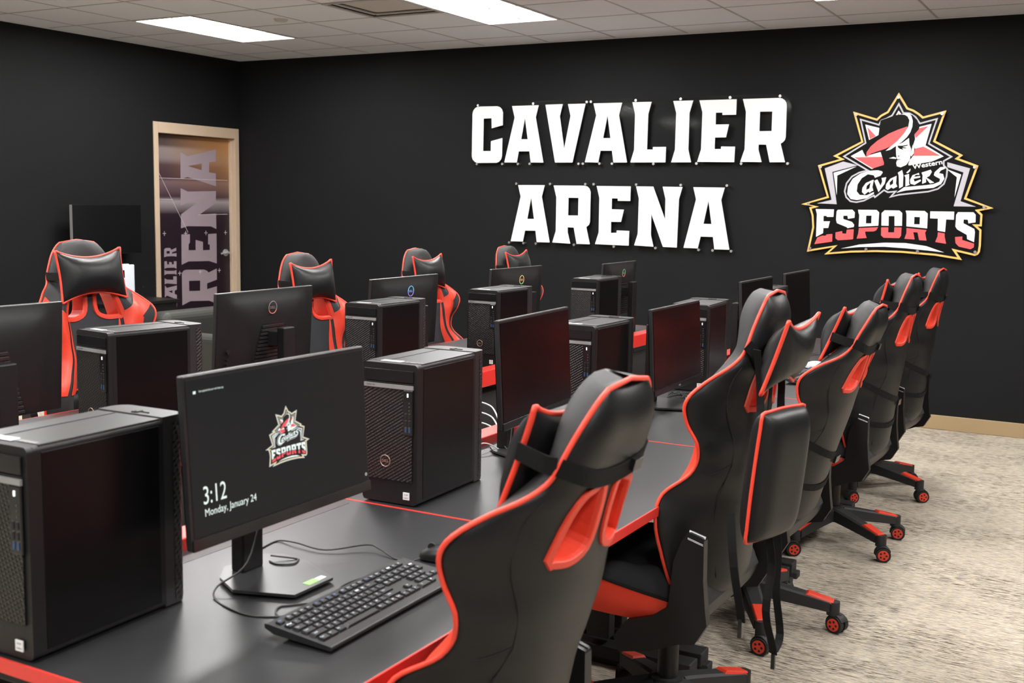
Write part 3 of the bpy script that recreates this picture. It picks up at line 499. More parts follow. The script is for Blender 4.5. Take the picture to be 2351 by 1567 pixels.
# ================================================================= wall signs
def pw(off): return lambda a, b, d: Vector((a, YW-off-d, b))
def sign(name, label, letters, backing, pins):
    t = thing(name, label, 'sign', (0, 0, 0), group='clear sign panels with white letters')
    b = MB(); b.poly([backing], 'acrylic', lambda a, b_, d: Vector((a, YW-.030-d, b_)), .006, 0); b.build('backing_panel', t)
    for k in letters:
        m = MB(); m.poly(SIGN[k], 'white_letter', lambda a, b_, d: Vector((a, YW-.0365-d, b_)), .008, 0)
        m.build('letter_' + k[0].lower(), t)
    for a, b_ in pins:
        m = MB(); m.cyl((a, YW, b_), (a, YW-.030, b_), .0075, 'pin', n=12); m.cyl((a, YW-.036, b_), (a, YW-.044, b_), .0105, 'pin', n=14)
        m.build('standoff', t)
    return t
sign('letter_sign', 'clear wall panel with white letters CAV, left half of the upper word', ['C1', 'A1', 'V1'], SIGN['bA'], SIGN['pinsA'])
sign('letter_sign', 'clear wall panel with white letters ALIER, right part of the upper word', ['A2', 'L1', 'I1', 'E1', 'R1'], SIGN['bB'], SIGN['pinsB'])
sign('letter_sign', 'clear wall panel with white letters AR, start of the lower word', ['A3', 'R2'], SIGN['bC'], SIGN['pinsC'])
sign('letter_sign', 'clear wall panel with white letters ENA, end of the lower word', ['E2', 'N1', 'A4'], SIGN['bD'], SIGN['pinsD'])

def draw_logo(place, mm, thick, step, parent, merged=False):
    """place(a, b, d): logo coordinates centred; mm: material map"""
    def cc(lp): return [((a+1.56), (b-1.80)) for a, b in lp]
    def emit(loops, m, lay, name, th=0):
        q = MB()
        for lp in loops: q.poly([cc(x) for x in lp], m, place, lay*step+th, lay*step if th else lay*step)
        return q.build(name, parent)
    g = [LOGO['gold'][0]]
    base = MB()
    base.poly([cc(LOGO['gold'][0][0])], mm['gold'], place, thick, 0)
    if not merged: base.build('shield_board', parent)
    P2 = lambda a, b, d: place(a, b, thick+d)
    one = base if merged else None
    def lay(loops, m, k, name):
        for lp in loops:
            q = one or MB(); q.poly([cc(x) for x in lp], m, P2, k*step, k*step)
            if not merged: q.build(name, parent)
    gl = [tuple(x) for x in LOGO['gold'][0][0]]
    lay([[offset_loop(gl, .0135)]], mm['black'], 1, 'shield_field')
    lay(LOGO['grey'], mm['grey'], 2, 'grey_flash'); lay(LOGO['white1'], mm['white'], 3, 'white_flash')
    st = [tuple(x) for x in LOGO['star'][0][0]]
    lay([[st]], mm['grey'], 4, 'star_outline'); lay([[offset_loop(st, .0105)]], mm['black'], 5, 'star_field')
    lay(LOGO['w2'], mm['white'], 6, 'star_white_point'); lay(LOGO['r3'], mm['red'], 7, 'star_red_point')
    lay(LOGO['b4'], mm['black'], 8, 'hat_silhouette'); lay(LOGO['r5'], mm['red'], 9, 'hat_brim'); lay(LOGO['w5'], mm['white'], 10, 'face_plume_shape')
    lay(LOGO['b6'], mm['black'], 11, 'face_feature')
    lay(LOGO['w7'], mm['white'], 12, 'white_letter'); lay(LOGO['r7'], mm['red'], 12, 'red_letter')
    (a0, b0), (a1, b1), (a2, b2) = LOGO['west']
    X1 = Vector((a1-a0, b1-b0)); ln = X1.length; X1.normalize(); X2 = Vector((-X1.y, X1.x)); ctr = Vector(((a0+a1)/2+1.56, (b0+b1)/2-1.80))+X2*.022
    q = one or MB()
    add_text(q, 'Western', mm['white'], lambda a, b: P2(*(ctr+X1*a+X2*b), 13*step), w=ln, h=.034, bold=.02)
    q.build('emblem' if merged else 'small_lettering', parent)
lg = thing('emblem_sign', 'star-topped esports emblem board with orange rim on the black wall', 'sign')
draw_logo(lambda a, b, d: Vector((a-1.56, YW-.030-d, b+1.80)), dict(gold='logo_gold', black='logo_black', grey='logo_grey', white='logo_white', red='logo_red'), .008, .0004, lg)
q = MB(); gl = [tuple(x) for x in LOGO['gold'][0][0]]
q.poly([offset_loop(gl, -.014)], 'acrylic', lambda a, b, d: Vector((a, YW-.024-d, b)), .005, 0); q.build('backing_panel', lg)
for a, b in LOGO['pins']:
    q = MB(); q.cyl((a, YW, b), (a, YW-.028, b), .0075, 'pin', n=12); q.cyl((a, YW-.037, b), (a, YW-.050, b), .0105, 'pin', n=14); q.build('standoff', lg)

# ================================================================= desks
DZT = .775
SE = [1.173, 2.314, 3.450, 4.572, 5.700, 6.840]
def make_desk(side, y0, y1, label):
    """side +1: user sits at +x (right row); -1: mirrored"""
    t = thing('gaming_desk', label, 'desk', ((-1.46 if side > 0 else -2.965), (y0+y1)/2, 0), 0, 'desks in the right row' if side > 0 else 'desks in the left row')
    hl = (y1-y0)/2; s = side
    m = MB(); m.box((s*.03, 0, DZT-.012), (.755, 2*hl-.008, .024), 'desk_black'); m.build('desktop', t, bevel=.0012)
    m = MB(); m.box((s*.4095, 0, DZT-.0125), (.004, 2*hl-.001, .025), 'red_edge')
    for e in (-1, 1): m.box((s*.03, e*(hl-.0022), DZT-.0122), (.755, .0040, .0252), 'red_edge')
    m.build('edge_band', t)
    m = MB(); m.box((s*-.388, 0, DZT-.0085), (.076, 2*hl-.003, .073), 'red_edge'); m.build('cable_tray', t, bevel=.003)
    m = MB(); m.box((s*-.318, 0, DZT-.0031), (.060, 2*hl-.06, .0064), 'desk_black'); m.box((s*-.2865, 0, DZT-.0005), (.0025, 2*hl-.06, .0014), 'seam'); m.build('tray_lid', t, bevel=.0004)
    m = MB(); m.box((s*-.392, 0, .50), (.016, 2*hl-.06, .385), 'plastic_rough'); m.build('back_panel', t)
    for e in (-1, 1):
        m = MB(); yy = e*(hl-.055)
        m.box((s*-.06, yy, .42), (.085, .05, .66), 'plastic_rough'); m.box((s*-.05, yy, .045), (.66, .075, .045), 'plastic_rough')
        m.box((s*-.05, yy, .014), (.70, .05, .028), 'plastic_rough'); m.box((0, yy, .735), (.60, .06, .03), 'plastic_rough')
        m.build('leg', t, bevel=.004)
    return t
RL = ['nearest desk of the right row, holding the lit screen and the wired keyboard', 'second desk of the right row, behind the red seam beyond the lit screen',
      'third desk of the right row, beside the chair with its pillows hung behind', 'fourth desk of the right row, in front of the low-set third chair', 'farthest desk of the right row, by the black wall']
LL = ['nearest desk of the left row, at the left picture edge', 'second desk of the left row, beneath the back-turned screen with a faint red badge', 'third desk of the left row, beneath the blue-badged screen',
      'fourth desk of the left row, beneath the orange-badged screen', 'farthest desk of the left row, beneath the green-badged screen']
for k in range(5):
    make_desk(1, SE[k], SE[k+1], RL[k]); make_desk(-1, SE[k], SE[k+1], LL[k])

# ================================================================= tower computers
PW, PD, PH = .168, .360, .372
def rounded_rect(a, b, r, n=5):
    P = []
    for cx_, cy_, s0 in ((a-r, b-r, 0), (-a+r, b-r, pi/2), (-a+r, -b+r, pi), (a-r, -b+r, 1.5*pi)):
        for k in range(n+1): P.append((cx_+r*cos(s0+k*pi/2/n), cy_+r*sin(s0+k*pi/2/n)))
    return P
def make_pc(detail=True):
    t = thing('desktop_computer', 'x', 'computer')
    hw = PW/2
    XZ = lambda y: (lambda a, b, d: Vector((a, y+d, b+PH/2)))
    m = MB(); m.poly([rounded_rect(hw, PH/2-.003, .010)], 'pc_shell', XZ(0), .012, .300)
    m.build('case', t)
    for s in (-1, 1):
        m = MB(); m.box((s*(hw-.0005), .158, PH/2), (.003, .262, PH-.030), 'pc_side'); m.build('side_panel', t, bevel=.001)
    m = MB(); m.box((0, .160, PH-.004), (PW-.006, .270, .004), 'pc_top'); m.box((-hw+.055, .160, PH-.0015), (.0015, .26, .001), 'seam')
    m.build('top_panel', t, bevel=.0012)
    # front bezel
    m = MB(); m.poly([rounded_rect(hw, PH/2-.003, .011)], 'pc_shell', XZ(0), -.001, .013); m.build('front_bezel', t, bevel=.004)
    m = MB(); m.box((-.003, -.0025, .185), (PW-.022, .004, .235+.006), 'grille_front')
    o = m.build('front_grille', t)
    fy = -.0035
    m = MB(); m.box((-.001, fy, .338), (PW-.020, .004, .030), 'plastic_gloss'); m.box((-.001, fy, .3185), (PW-.020, .0045, .0012), 'seam'); m.build('drive_cover', t, bevel=.001)
    m = MB(); m.box((-.001, fy-.002, .3105), (PW-.018, .005, .0105), 'silver')
    if detail: add_text(m, 'OptiPlex 7080', 'seam', lambda a, b: Vector((-hw+.030+a, fy-.0048, .3105+b)), h=.0042)
    m.build('silver_strip', t, bevel=.0008)
    m = MB(); m.box((hw-.0255, fy-.001, .245), (.029, .005, .118), 'plastic_gloss'); cp = m.build('port_panel', t, bevel=.002)
    m = MB(); m.box((hw-.0255, fy-.004, .291), (.0035, .002, .0095), 'led'); m.build('power_light', cp)
    m = MB()
    for k in range(3): m.cyl((hw-.021, fy-.003, .271-k*.0095), (hw-.021, fy-.0045, .271-k*.0095), .0018, 'port_grey', n=10)
    for k, mm_ in ((0, 'seam'), (1, 'seam'), (2, 'usb_blue')):
        for q in (0, 1):
            m.box((hw-.031+q*.011, fy-.0038, .236-k*.0175), (.005, .0015, .0125), mm_); m.box((hw-.031+q*.011, fy-.0036, .236-k*.0175+.0075), (.006, .0012, .0012), 'port_grey')
    m.build('ports', cp)
    m = MB(); N = 24; R = .0150
    m.tube([(-.011+R*cos(2*pi*k/N), fy-.001, .113+R*sin(2*pi*k/N)) for k in range(N)], .0011, 'copper', n=6, closed=True, sub=1)
    m.cyl((-.011, fy+.001, .113), (-.011, fy-.0008, .113), R, 'plastic_gloss')
    add_text(m, 'DELL', 'copper', lambda a, b: Vector((-.011+a, fy-.0012, .113+b)), w=.021, h=.0062, bold=.01); m.build('round_badge', t)
    m = MB(); m.box((hw-.030, fy-.001, .027), (.019, .002, .019), 'label_white')
    if detail:
        add_text(m, 'intel', 'label_dark', lambda a, b: Vector((hw-.030+a, fy-.0023, .0315+b)), w=.0105)
        add_text(m, 'CORE i5', 'label_dark', lambda a, b: Vector((hw-.030+a, fy-.0023, .0225+b)), w=.014, bold=.02)
    m.build('sticker', t)
    # top labels
    m = MB(); m.box((-.012, .030, PH-.0015), (.062, .020, .001), 'label_white'); m.build('silver_label', t)
    m = MB()
    for k in range(4): m.box((.034+k*.011, .030, PH-.0015), (.008, .010, .0007), 'silver')
    m.build('small_labels', t)
    # rear cable cover, rounded at the back
    m = MB()
    pts = [(-hw, 0), (hw, 0)]+[(hw-.028*(1-cos(a)), .034+.028*sin(a)) for a in [k*pi/2/8 for k in range(9)]]+[(-hw+.028*(1-sin(a)), .034+.028*cos(a)) for a in [k*pi/2/8 for k in range(9)]]
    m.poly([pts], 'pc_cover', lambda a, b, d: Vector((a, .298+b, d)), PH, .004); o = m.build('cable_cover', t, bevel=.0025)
    for s in (-1, 1):
        m = MB()
        P = [(.302+.022, hw+.0008)]+[(.298+.034+.028*sin(a)+.0006*sin(a), hw-.028*(1-cos(a))+.0008) for a in [k*pi/2/6 for k in range(6)]]
        n = len(P); vs_ = [(s*x, y, z) for z in (.010, PH-.014) for y, x in P]
        fs = [(i, i+1, n+i+1, n+i) for i in range(n-1)]
        if s < 0: fs = [q[::-1] for q in fs]
        m.add(vs_, fs, 'grille_back', True); m.build('cover_vents', o)
    m = MB(); yy = .318
    m.tube([(-.002, yy-.012, PH+.0004), (.010, yy-.012, PH+.0004), (.010, yy+.004, PH+.0004)], .0022, 'seam', n=6, sub=1)
    m.tube([(.010, yy-.002, PH+.0004), (.034, yy-.004, PH+.0004)], .0018, 'seam', n=6, sub=1)
    m.tube([(-.002, yy-.012, PH+.0004), (-.002, yy-.001, PH+.0004)], .0012, 'seam', n=6, sub=1)
    m.build('latch_mark', o)
    m = MB()
    for a in (-1, 1):
        for b in (.04, .28): m.cyl((a*.06, b, 0), (a*.06, b, .006), .010, 'rubber', n=12)
    m.build('feet', t)
    return t
pc0 = make_pc(); first = True
# x of the right face, y of the front, turn
PCS = [(-1.5674, 1.1882, .022, 'large tower computer cut by the left picture edge, beside the lit screen'),
       (-1.5729, 2.3401, .034, 'tower computer just behind the lit screen, standing past the red seam'),
       (-1.6049, 3.4668, -.002, 'tower computer right of the second dark screen of the right row'),
       (-1.5621, 4.5131, .0765, 'tower computer behind the third dark screen, left of the tilted-pillow chair'),
       (-1.622, 5.600, .0, 'mostly hidden tower computer behind the fourth screen of the right row, by its white-lit edge'),
       (-2.7102, 2.3528, -.1286, 'nearest tower computer of the left row, in front of the big front-facing chair'),
       (-2.6432, 3.6493, .0075, 'tower computer below the blue-badged screen'),
       (-2.6388, 4.5997, -.0033, 'tower computer below the orange-badged screen'),
       (-2.622, 5.690, .02, 'tower computer below the green-badged screen')]
for x, y, a, lab in PCS:
    o = pc0 if first else copy_tree(pc0); first = False
    o.location = (x-cos(a)*PW/2, y-sin(a)*PW/2, DZT+.0005); o.rotation_euler = (0, 0, a); o['label'] = lab
    o['group'] = 'tower computers on the desks'

# ================================================================= monitors
MW, MH = .545, .325
def make_monitor(badge, lit=False):
    """screen faces local +x ; lateral axis = local y ; origin on the desk under the pole"""
    t = thing('monitor', 'x', 'monitor')
    ZM = .305
    tilt = Matrix.Translation((.105, 0, ZM)) @ Matrix.Rotation(-.06, 4, 'Y')
    def T(p): return tilt @ Vector(p)
    m = MB(); m.box((-.008, 0, 0), (.016, MW, MH), 'mon_edge', X=tilt); 
    hous = m.build('housing', t, bevel=.003)
    # bulged back
    m = MB()
    a, b = MW/2-.002, MH/2-.002
    def F(u, v):
        x = (u*2-1)*a; z = (v*2-1)*b; d = min(1, max(0, 1-max(abs(x)/.22, abs(z-(-.03))/.17)**3))
        return T((-.016-.026*max(0, (1-(x/(a*1.02))**4)*(1-((z)/(b*1.02))**4))**.6*(.35+.65*d**.6), x, z))
    m.grid(lambda u, v: F(1-u, v), 33, 21, 'mon_back'); m.build('back_shell', t)
    # trapezoid vent field
    m = MB(); zt, zb, wt, wb = .045, -.150, .062, .125
    m.poly([[(-wb, zb), (wb, zb), (wt+.003, zt-.012), (wt-.012, zt), (-wt+.012, zt), (-wt-.003, zt-.012)]], 'plastic_gloss', lambda p, q, d: T((-.0405-d, p, q)), .004, -.012)
    for k in range(14):
        z = zt-.012-k*.0135; w_ = wt+(wb-wt)*(zt-z)/(zt-zb)-.006
        m.box((-.0465, 0, z), (.005, 2*w_, .0085), 'slat', X=tilt @ Matrix.Rotation(0, 4, 'Y'))
    m.build('vent_panel', t, bevel=.0006)
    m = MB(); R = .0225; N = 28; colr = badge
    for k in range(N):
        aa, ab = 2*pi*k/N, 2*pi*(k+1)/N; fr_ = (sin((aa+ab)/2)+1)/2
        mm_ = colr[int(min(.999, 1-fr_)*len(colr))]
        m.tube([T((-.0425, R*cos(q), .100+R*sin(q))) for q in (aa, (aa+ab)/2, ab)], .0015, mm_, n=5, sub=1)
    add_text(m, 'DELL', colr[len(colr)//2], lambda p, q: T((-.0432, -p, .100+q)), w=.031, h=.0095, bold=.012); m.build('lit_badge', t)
    # front
    m = MB(); m.box((.0006, 0, .0075), (.0025, MW-.012, MH-.033), 'screen_on' if lit else 'screen_off', X=tilt); sc = m.build('screen', t)
    m = MB(); m.box((.0012, 0, -MH/2+.011), (.006, MW, .022), 'plastic_gloss', X=tilt)
    add_text(m, 'DELL', 'grey_plastic' if not lit else 'plastic_rough', lambda p, q: T((.0046, p, -MH/2+.011+q)), w=.024, h=.006, bold=.01); m.build('chin', t, bevel=.001)
    m = MB()
    m.cyl(T((-.030, .225, -.045)), T((-.036, .225, -.045)), .009, 'plastic_gloss', n=14)
    for k in range(3): m.cyl(T((-.026, .228, -.072-k*.016)), T((-.034, .228, -.072-k*.016)), .004, 'plastic_gloss', n=10)
    m.build('buttons', t)
    # stand
    m = MB(); m.box((-.002, 0, .165), (.034, .062, .310), 'plastic'); pole = m.build('stand_pole', t, bevel=.004)
    m = MB(); m.box((.036, 0, .29), (.066, .055, .055), 'plastic'); m.build('tilt_head', t, bevel=.004)
    base = [(.188, -.077), (.188, .046), (.07, .104), (0, .112), (-.035, .092), (-.048, -.02), (-.008, -.076), (.066, -.118)]
    m = MB(); m.poly([base], 'mon_edge', lambda p, q, d: Vector((p, q, d)), .011, .005); m.poly([offset_loop(base, .012)], 'rubber', lambda p, q, d: Vector((p, q, d)), .006, 0); bs = m.build('stand_base', t, bevel=.002)
    m = MB()
    m.box((.168, .000, .0114), (.018, .034, .0006), 'green_label'); m.box((.168, .029, .0114), (.014, .022, .0006), 'label_white')
    m.build('green_sticker', bs)
    if lit:
        P = lambda a, b, d: T((.0022+d, a, b+.0075))
        def txt(s, y, z, name, **kw):
            q = MB(); add_text(q, s, 'glow_white', lambda a, b: P(y+a, z+b, .0004), center=False, **kw); q.build(name, sc)
        W2, H2 = (MW-.012)/2, (MH-.033)/2
        txt('3:12', -W2+.026, -H2+.058, 'clock_text', h=.034, w=.060)
        txt('Monday, January 24', -W2+.028, -H2+.031, 'date_text', w=.139, h=.0185)
        txt('Get organized this year with these tips', -W2+.030, H2-.026, 'tip_text', w=.064, h=.0050)
        q = MB(); q.box(P(-W2+.019, H2-.024, .0002), (.0008, .006, .005), 'glow_white'); q.build('tip_icon', sc)
        q = MB(); q.tube([P(W2-.008+.003*cos(2*pi*k/10), -H2+.014+.003*sin(2*pi*k/10), .0004) for k in range(10)], .0006, 'glow_grey', n=5, closed=True, sub=1); q.build('corner_icon', sc)
        sc_ = .095
        holder = sc
        draw_logo(lambda a, b, d: P(a*sc_+.002, b*sc_+.002, d*.3+.0001), dict(gold='glow_gold', black='glow_black', grey='glow_grey', white='glow_white', red='glow_red'), .0002, .0003, holder, merged=True)
        gl = [tuple((x[0]+1.56, x[1]-1.80)) for x in LOGO['gold'][0][0]]
        q = MB(); q.poly([offset_loop(gl, -.020)], 'glow_grey', lambda a, b, d: P(a*sc_+.002, b*sc_+.002, .00005), 0, 0); q.build('emblem_rim', sc)
    return t
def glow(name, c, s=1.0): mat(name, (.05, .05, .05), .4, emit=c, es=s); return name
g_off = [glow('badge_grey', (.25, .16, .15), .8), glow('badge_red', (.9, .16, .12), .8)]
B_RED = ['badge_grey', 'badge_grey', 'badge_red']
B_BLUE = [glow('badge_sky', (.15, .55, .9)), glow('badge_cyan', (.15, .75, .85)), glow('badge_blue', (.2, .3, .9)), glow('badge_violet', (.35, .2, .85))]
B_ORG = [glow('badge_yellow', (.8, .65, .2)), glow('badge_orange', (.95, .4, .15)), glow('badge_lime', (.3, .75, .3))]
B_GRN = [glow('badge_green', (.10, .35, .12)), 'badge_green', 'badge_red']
# screen-centre x, y ; top z ; turn ; facing
MON = [(-1.480, 1.727, 1.236, .007, 1, 'lit', 'monitor showing a lock screen with an emblem and the time'),
       (-1.614, 3.070, 1.219, .081, 1, None, 'dark monitor in the gap left of the nearest chair top'),
       (-1.543, 4.109, 1.178, .022, 1, None, 'dark reddish monitor left of the chair whose pillows hang behind'),
       (-1.590, 5.310, 1.216, .024, 1, None, 'dark monitor rising just left of the tall second chair headrest'),
       (-1.665, 6.325, 1.205, .02, 1, None, 'farthest dark monitor of the right row, standing alone before the wall'),
       (-2.800, 1.975, 1.245, .024, -1, B_RED, 'monitor seen from behind, cut by the left picture edge'),
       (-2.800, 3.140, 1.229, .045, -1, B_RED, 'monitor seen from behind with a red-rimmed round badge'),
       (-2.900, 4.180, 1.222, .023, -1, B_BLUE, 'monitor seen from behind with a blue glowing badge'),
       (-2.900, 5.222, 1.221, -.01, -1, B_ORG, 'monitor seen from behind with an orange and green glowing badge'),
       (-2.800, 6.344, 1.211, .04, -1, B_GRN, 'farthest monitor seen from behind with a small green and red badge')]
protos = {}
for x, y, zt, a, s, kind, lab in MON:
    key = 'lit' if kind == 'lit' else ('off' if kind is None else id(kind))
    if key in protos: o = copy_tree(protos[key])
    else:
        o = make_monitor(kind if isinstance(kind, list) else ['badge_grey', 'badge_red'], kind == 'lit'); protos[key] = o
    ang = a if s > 0 else a+pi
    d = Vector((cos(ang), sin(ang), 0))
    o.location = Vector((x, y, DZT+.001))-d*.105; o.rotation_euler = (0, 0, ang); o['label'] = lab
    o['group'] = 'monitors on the desks'
    dz = zt-(DZT+.305+.1625)
    for ch in o.children:
        if ch.name.split('.')[0] not in ('stand_pole', 'stand_base'): ch.location.z = dz
# ================================================================= gaming chairs
TT = .7895
BW = [(-0.06, 0.185), (0, 0.23), (0.0496, 0.2488), (0.119, 0.2611), (0.1884, 0.2633), (0.2579, 0.242), (0.3273, 0.2163), (0.3818, 0.2272), (0.4364, 0.2418), (0.481, 0.2549), (0.5157, 0.249), (0.5504, 0.22), (0.5852, 0.1848), (0.6199, 0.1516), (0.6546, 0.1428), (0.6943, 0.1289), (0.7339, 0.1114), (0.7637, 0.0906), (0.7815, 0.0685), (.7855, .052), (.7895, .015)]
BE = [(-0.06, 0.05), (0.0793, 0.0928), (0.1587, 0.1166), (0.238, 0.1157), (0.3075, 0.0533), (0.3818, 0.0419), (0.4364, 0.072), (0.481, 0.0812), (0.5157, 0.0712), (0.5554, 0.04), (0.5951, -0.0017), (0.6348, -0.0234), (0.6943, -0.0326), (0.7439, -0.04), (0.7895, -0.0448)]
BC = [(-.06, .02), (.1, .045), (.3, .040), (.5, .022), (.6, .022), (.66, .027), (.72, .034), (.796, .034)]
def taper(t):
    k = 1
    if t > .70: k = sqrt(max(0, 1-((t-.70)/.0897)**2))
    if t < .02: k = sqrt(max(0, 1-((.02-t)/.081)**2))
    return k
def bshape(u, t, front):
    w_ = spl(BW, t); e = spl(BE, t); k = taper(t); a = min(1.0, abs(u))
    if front:
        hd = min(1, max(0, (t-.56)/.08)); bol = .048*math.exp(-((a-.62)/.17)**2)*max(0, min(1, (.64-t)/.12))
        y = e*a**2.2+(spl(BC, t)+bol)*k*(sqrt(max(0, 1-a**6))*hd+(1-hd)*max(0, 1-a**2.6)**.8)
        return Vector((u*w_, y, t))
    y = e*a**2.2 - (.048 if t < .62 else .048+.012*min(1, (t-.62)/.1))*k*(1-a**3.0)**.8 - .012*k*sqrt(max(0, 1-a**6))
    return Vector((u*w_, y, t))
HOLE = [(.029, .604), (.054, .604), (.086, .584), (.112, .496), (.106, .489), (.063, .489), (.029, .515)]
def tgrid(n, lo=-.06, hi=TT):
    return [lo+(hi-lo)*(.5-.5*cos(pi*i/(n-1))) if False else lo+(hi-lo)*i/(n-1) for i in range(n)]
def ts(v):     # denser rows near the rounded top
    return -.06+.8495*(v*.85+.15*(1-(1-v)**2)) if v < 1 else TT
def make_backrest(t):
    m = MB(); NU, NV = 41, 84
    us = [-cos(pi*i/(NU-1)) for i in range(NU)]
    us = [.6*x+.4*(-1+2*i/(NU-1)) for i, x in enumerate(us)]
    rear = [[bshape(u, ts(j/(NV-1)), False) for u in us] for j in range(NV)]
    frnt = [[bshape(u, ts(j/(NV-1)), True) for u in us] for j in range(NV)]
    V = [p for r in rear for p in r]+[p for r in frnt for p in r]; n0 = NU*NV
    def q(i, j): return j*NU+i
    fr_, fb, fs_ = [], [], []
    for j in range(NV-1):
        tt = ts((j+.5)/(NV-1))
        for i in range(NU-1):
            um = abs((us[i]+us[i+1])/2)
            fb.append((q(i, j), q(i+1, j), q(i+1, j+1), q(i, j+1)))
            face = (n0+q(i, j), n0+q(i, j+1), n0+q(i+1, j+1), n0+q(i+1, j))
            (fs_ if (um > .62 or tt > .60) else fr_).append(face)
    m.add(V, fb, 'leather', True); base = 0
    for fc, mm in ((fr_, 'fabric'), (fs_, 'leather_side')):
        k = m.mi(mm)
        for f_ in fc: m.f.append(list(f_)); m.m.append(k); m.sm.append(True)
    # bottom cap joins rear and front rows
    k = m.mi('leather')
    for i in range(NU-1): m.f.append([q(i, 0), n0+q(i, 0), n0+q(i+1, 0), q(i+1, 0)]); m.m.append(k); m.sm.append(True)
    for i in range(NU-1): m.f.append([q(i+1, NV-1), n0+q(i+1, NV-1), n0+q(i, NV-1), q(i, NV-1)]); m.m.append(k); m.sm.append(True)
    b = m.build('backrest', t, merge=.0006, normals=True)
    # cut the two slanted openings
    c = MB()
    for s in (-1, 1):
        lp = [(s*p.x, p.y) for p in smooth_path([Vector((x, z, 0)) for x, z in HOLE], 4, True)]
        c.poly([lp], 'red_plastic', lambda p, q_, d: Vector((p, d, q_)), -.2, .2)
    cut = c.build('cut', normals=True)
    bo = b.modifiers.new('cut', 'BOOLEAN'); bo.operation = 'DIFFERENCE'; bo.object = cut; bo.solver = 'EXACT'
    dg = bpy.context.evaluated_depsgraph_get(); dg.update()
    me = bpy.data.meshes.new_from_object(b.evaluated_get(dg)); b.modifiers.clear(); b.data = me; me.name = 'backrest'
    bpy.data.objects.remove(cut)
    # red grip frames lining the openings
    for s in (-1, 1):
        g = MB(); lp = smooth_path([Vector((s*x, z, 0)) for x, z in HOLE], 4, True); n = len(lp)
        cen = sum(lp, Vector())/n; nrm_ = []
        for i_ in range(n):
            tg = (lp[(i_+1) % n]-lp[i_-1]).normalized(); q_ = Vector((tg.y, -tg.x, 0)); nrm_.append(q_ if q_.dot(lp[i_]-cen) > 0 else -q_)
        def ring(k, off, y=None, front=None):
            out = []
            for p in lp:
                d2 = p+nrm_[lp.index(p)]*off
                if front is None: yy = y
                else:
                    u = abs(d2.x)/spl(BW, d2.y); yy = bshape(u, d2.y, front).y+(k if front else -k)
                out.append(Vector((d2.x, yy, d2.y)))
            return out
        R = [ring(.0, .015, front=False), ring(.004, .0145, front=False), ring(.005, .0135, front=False), ring(.005, .002, front=False), ring(.003, .0005, front=False), ring(-.004, -.001, front=False),
             ring(-.0, -.0045, front=True), ring(.005, .002, front=True), ring(.005, .013, front=True), ring(0, .015, front=True)]
        vs_ = [p for r_ in R for p in r_]; fs = [(i*n+j, i*n+(j+1) % n, (i+1)*n+(j+1) % n, (i+1)*n+j) for i in range(len(R)-1) for j in range(n)]
        g.add(vs_, fs, 'red_plastic', False); g.build('grip_frame', b, normals=True)
    # piping round the rim
    P = [bshape(-1, ts(.012+.988*i/70), False) for i in range(71)]
    P[-1].x = 0
    P += [Vector((-p.x, p.y, p.z)) for p in P[-2::-1]]
    g = MB(); g.tube([p+Vector((0, -.002, .001)) for p in P], .0045, 'piping', n=8, sub=1); g.build('piping', b)
    # red side panels on the front
    def patch(c4, s, nu=14, nv=22, g=None):
        (a, b_, c_, d_) = c4
        def F(u, v):
            p = (1-u)*(1-v)*Vector(a)+u*(1-v)*Vector(b_)+u*v*Vector(c_)+(1-u)*v*Vector(d_)
            q0 = bshape(s*p.x, p.y, True); q1 = bshape(s*(p.x+.01), p.y, True); q2 = bshape(s*p.x, p.y+.004, True)
            nn = (q1-q0).cross(q2-q0); nn = nn.normalized()*(1 if nn.y*1 > 0 else -1)
            return q0+nn*.0028
        g.grid(F, nu, nv, 'red_leather')
    for s in (-1, 1):
        g = MB(); patch([(.46, .50), (.74, .47), (.985, .525), (.95, .575)], s, g=g)
        patch([(.66, .20), (.93, .20), (.80, .475), (.46, .50)], s, g=g); g.build('red_side_panel', b)
        g = MB(); patch([(.45, .20), (.60, .20), (.44, .47), (.42, .50)], s, 8, 20, g=g); g.build('red_stripe', b)
    # stitched seams on the rear
    def rear_line(pts, s):
        g = MB()
        g.tube([bshape(s*u, t_, False)+Vector((0, -.0008, 0)) for u, t_ in pts], .0013, 'seam', n=5); g.build('back_seam', b)
    for s in (-1, 1):
        rear_line([(.90, .595), (.80, .55), (.70, .48), (.66, .40), (.66, .33)], s)
        rear_line([(1.0, .285), (.84, .31), (.66, .335)], s); rear_line([(.66, .335), (.62, .2), (.60, .02)], s)
    return b
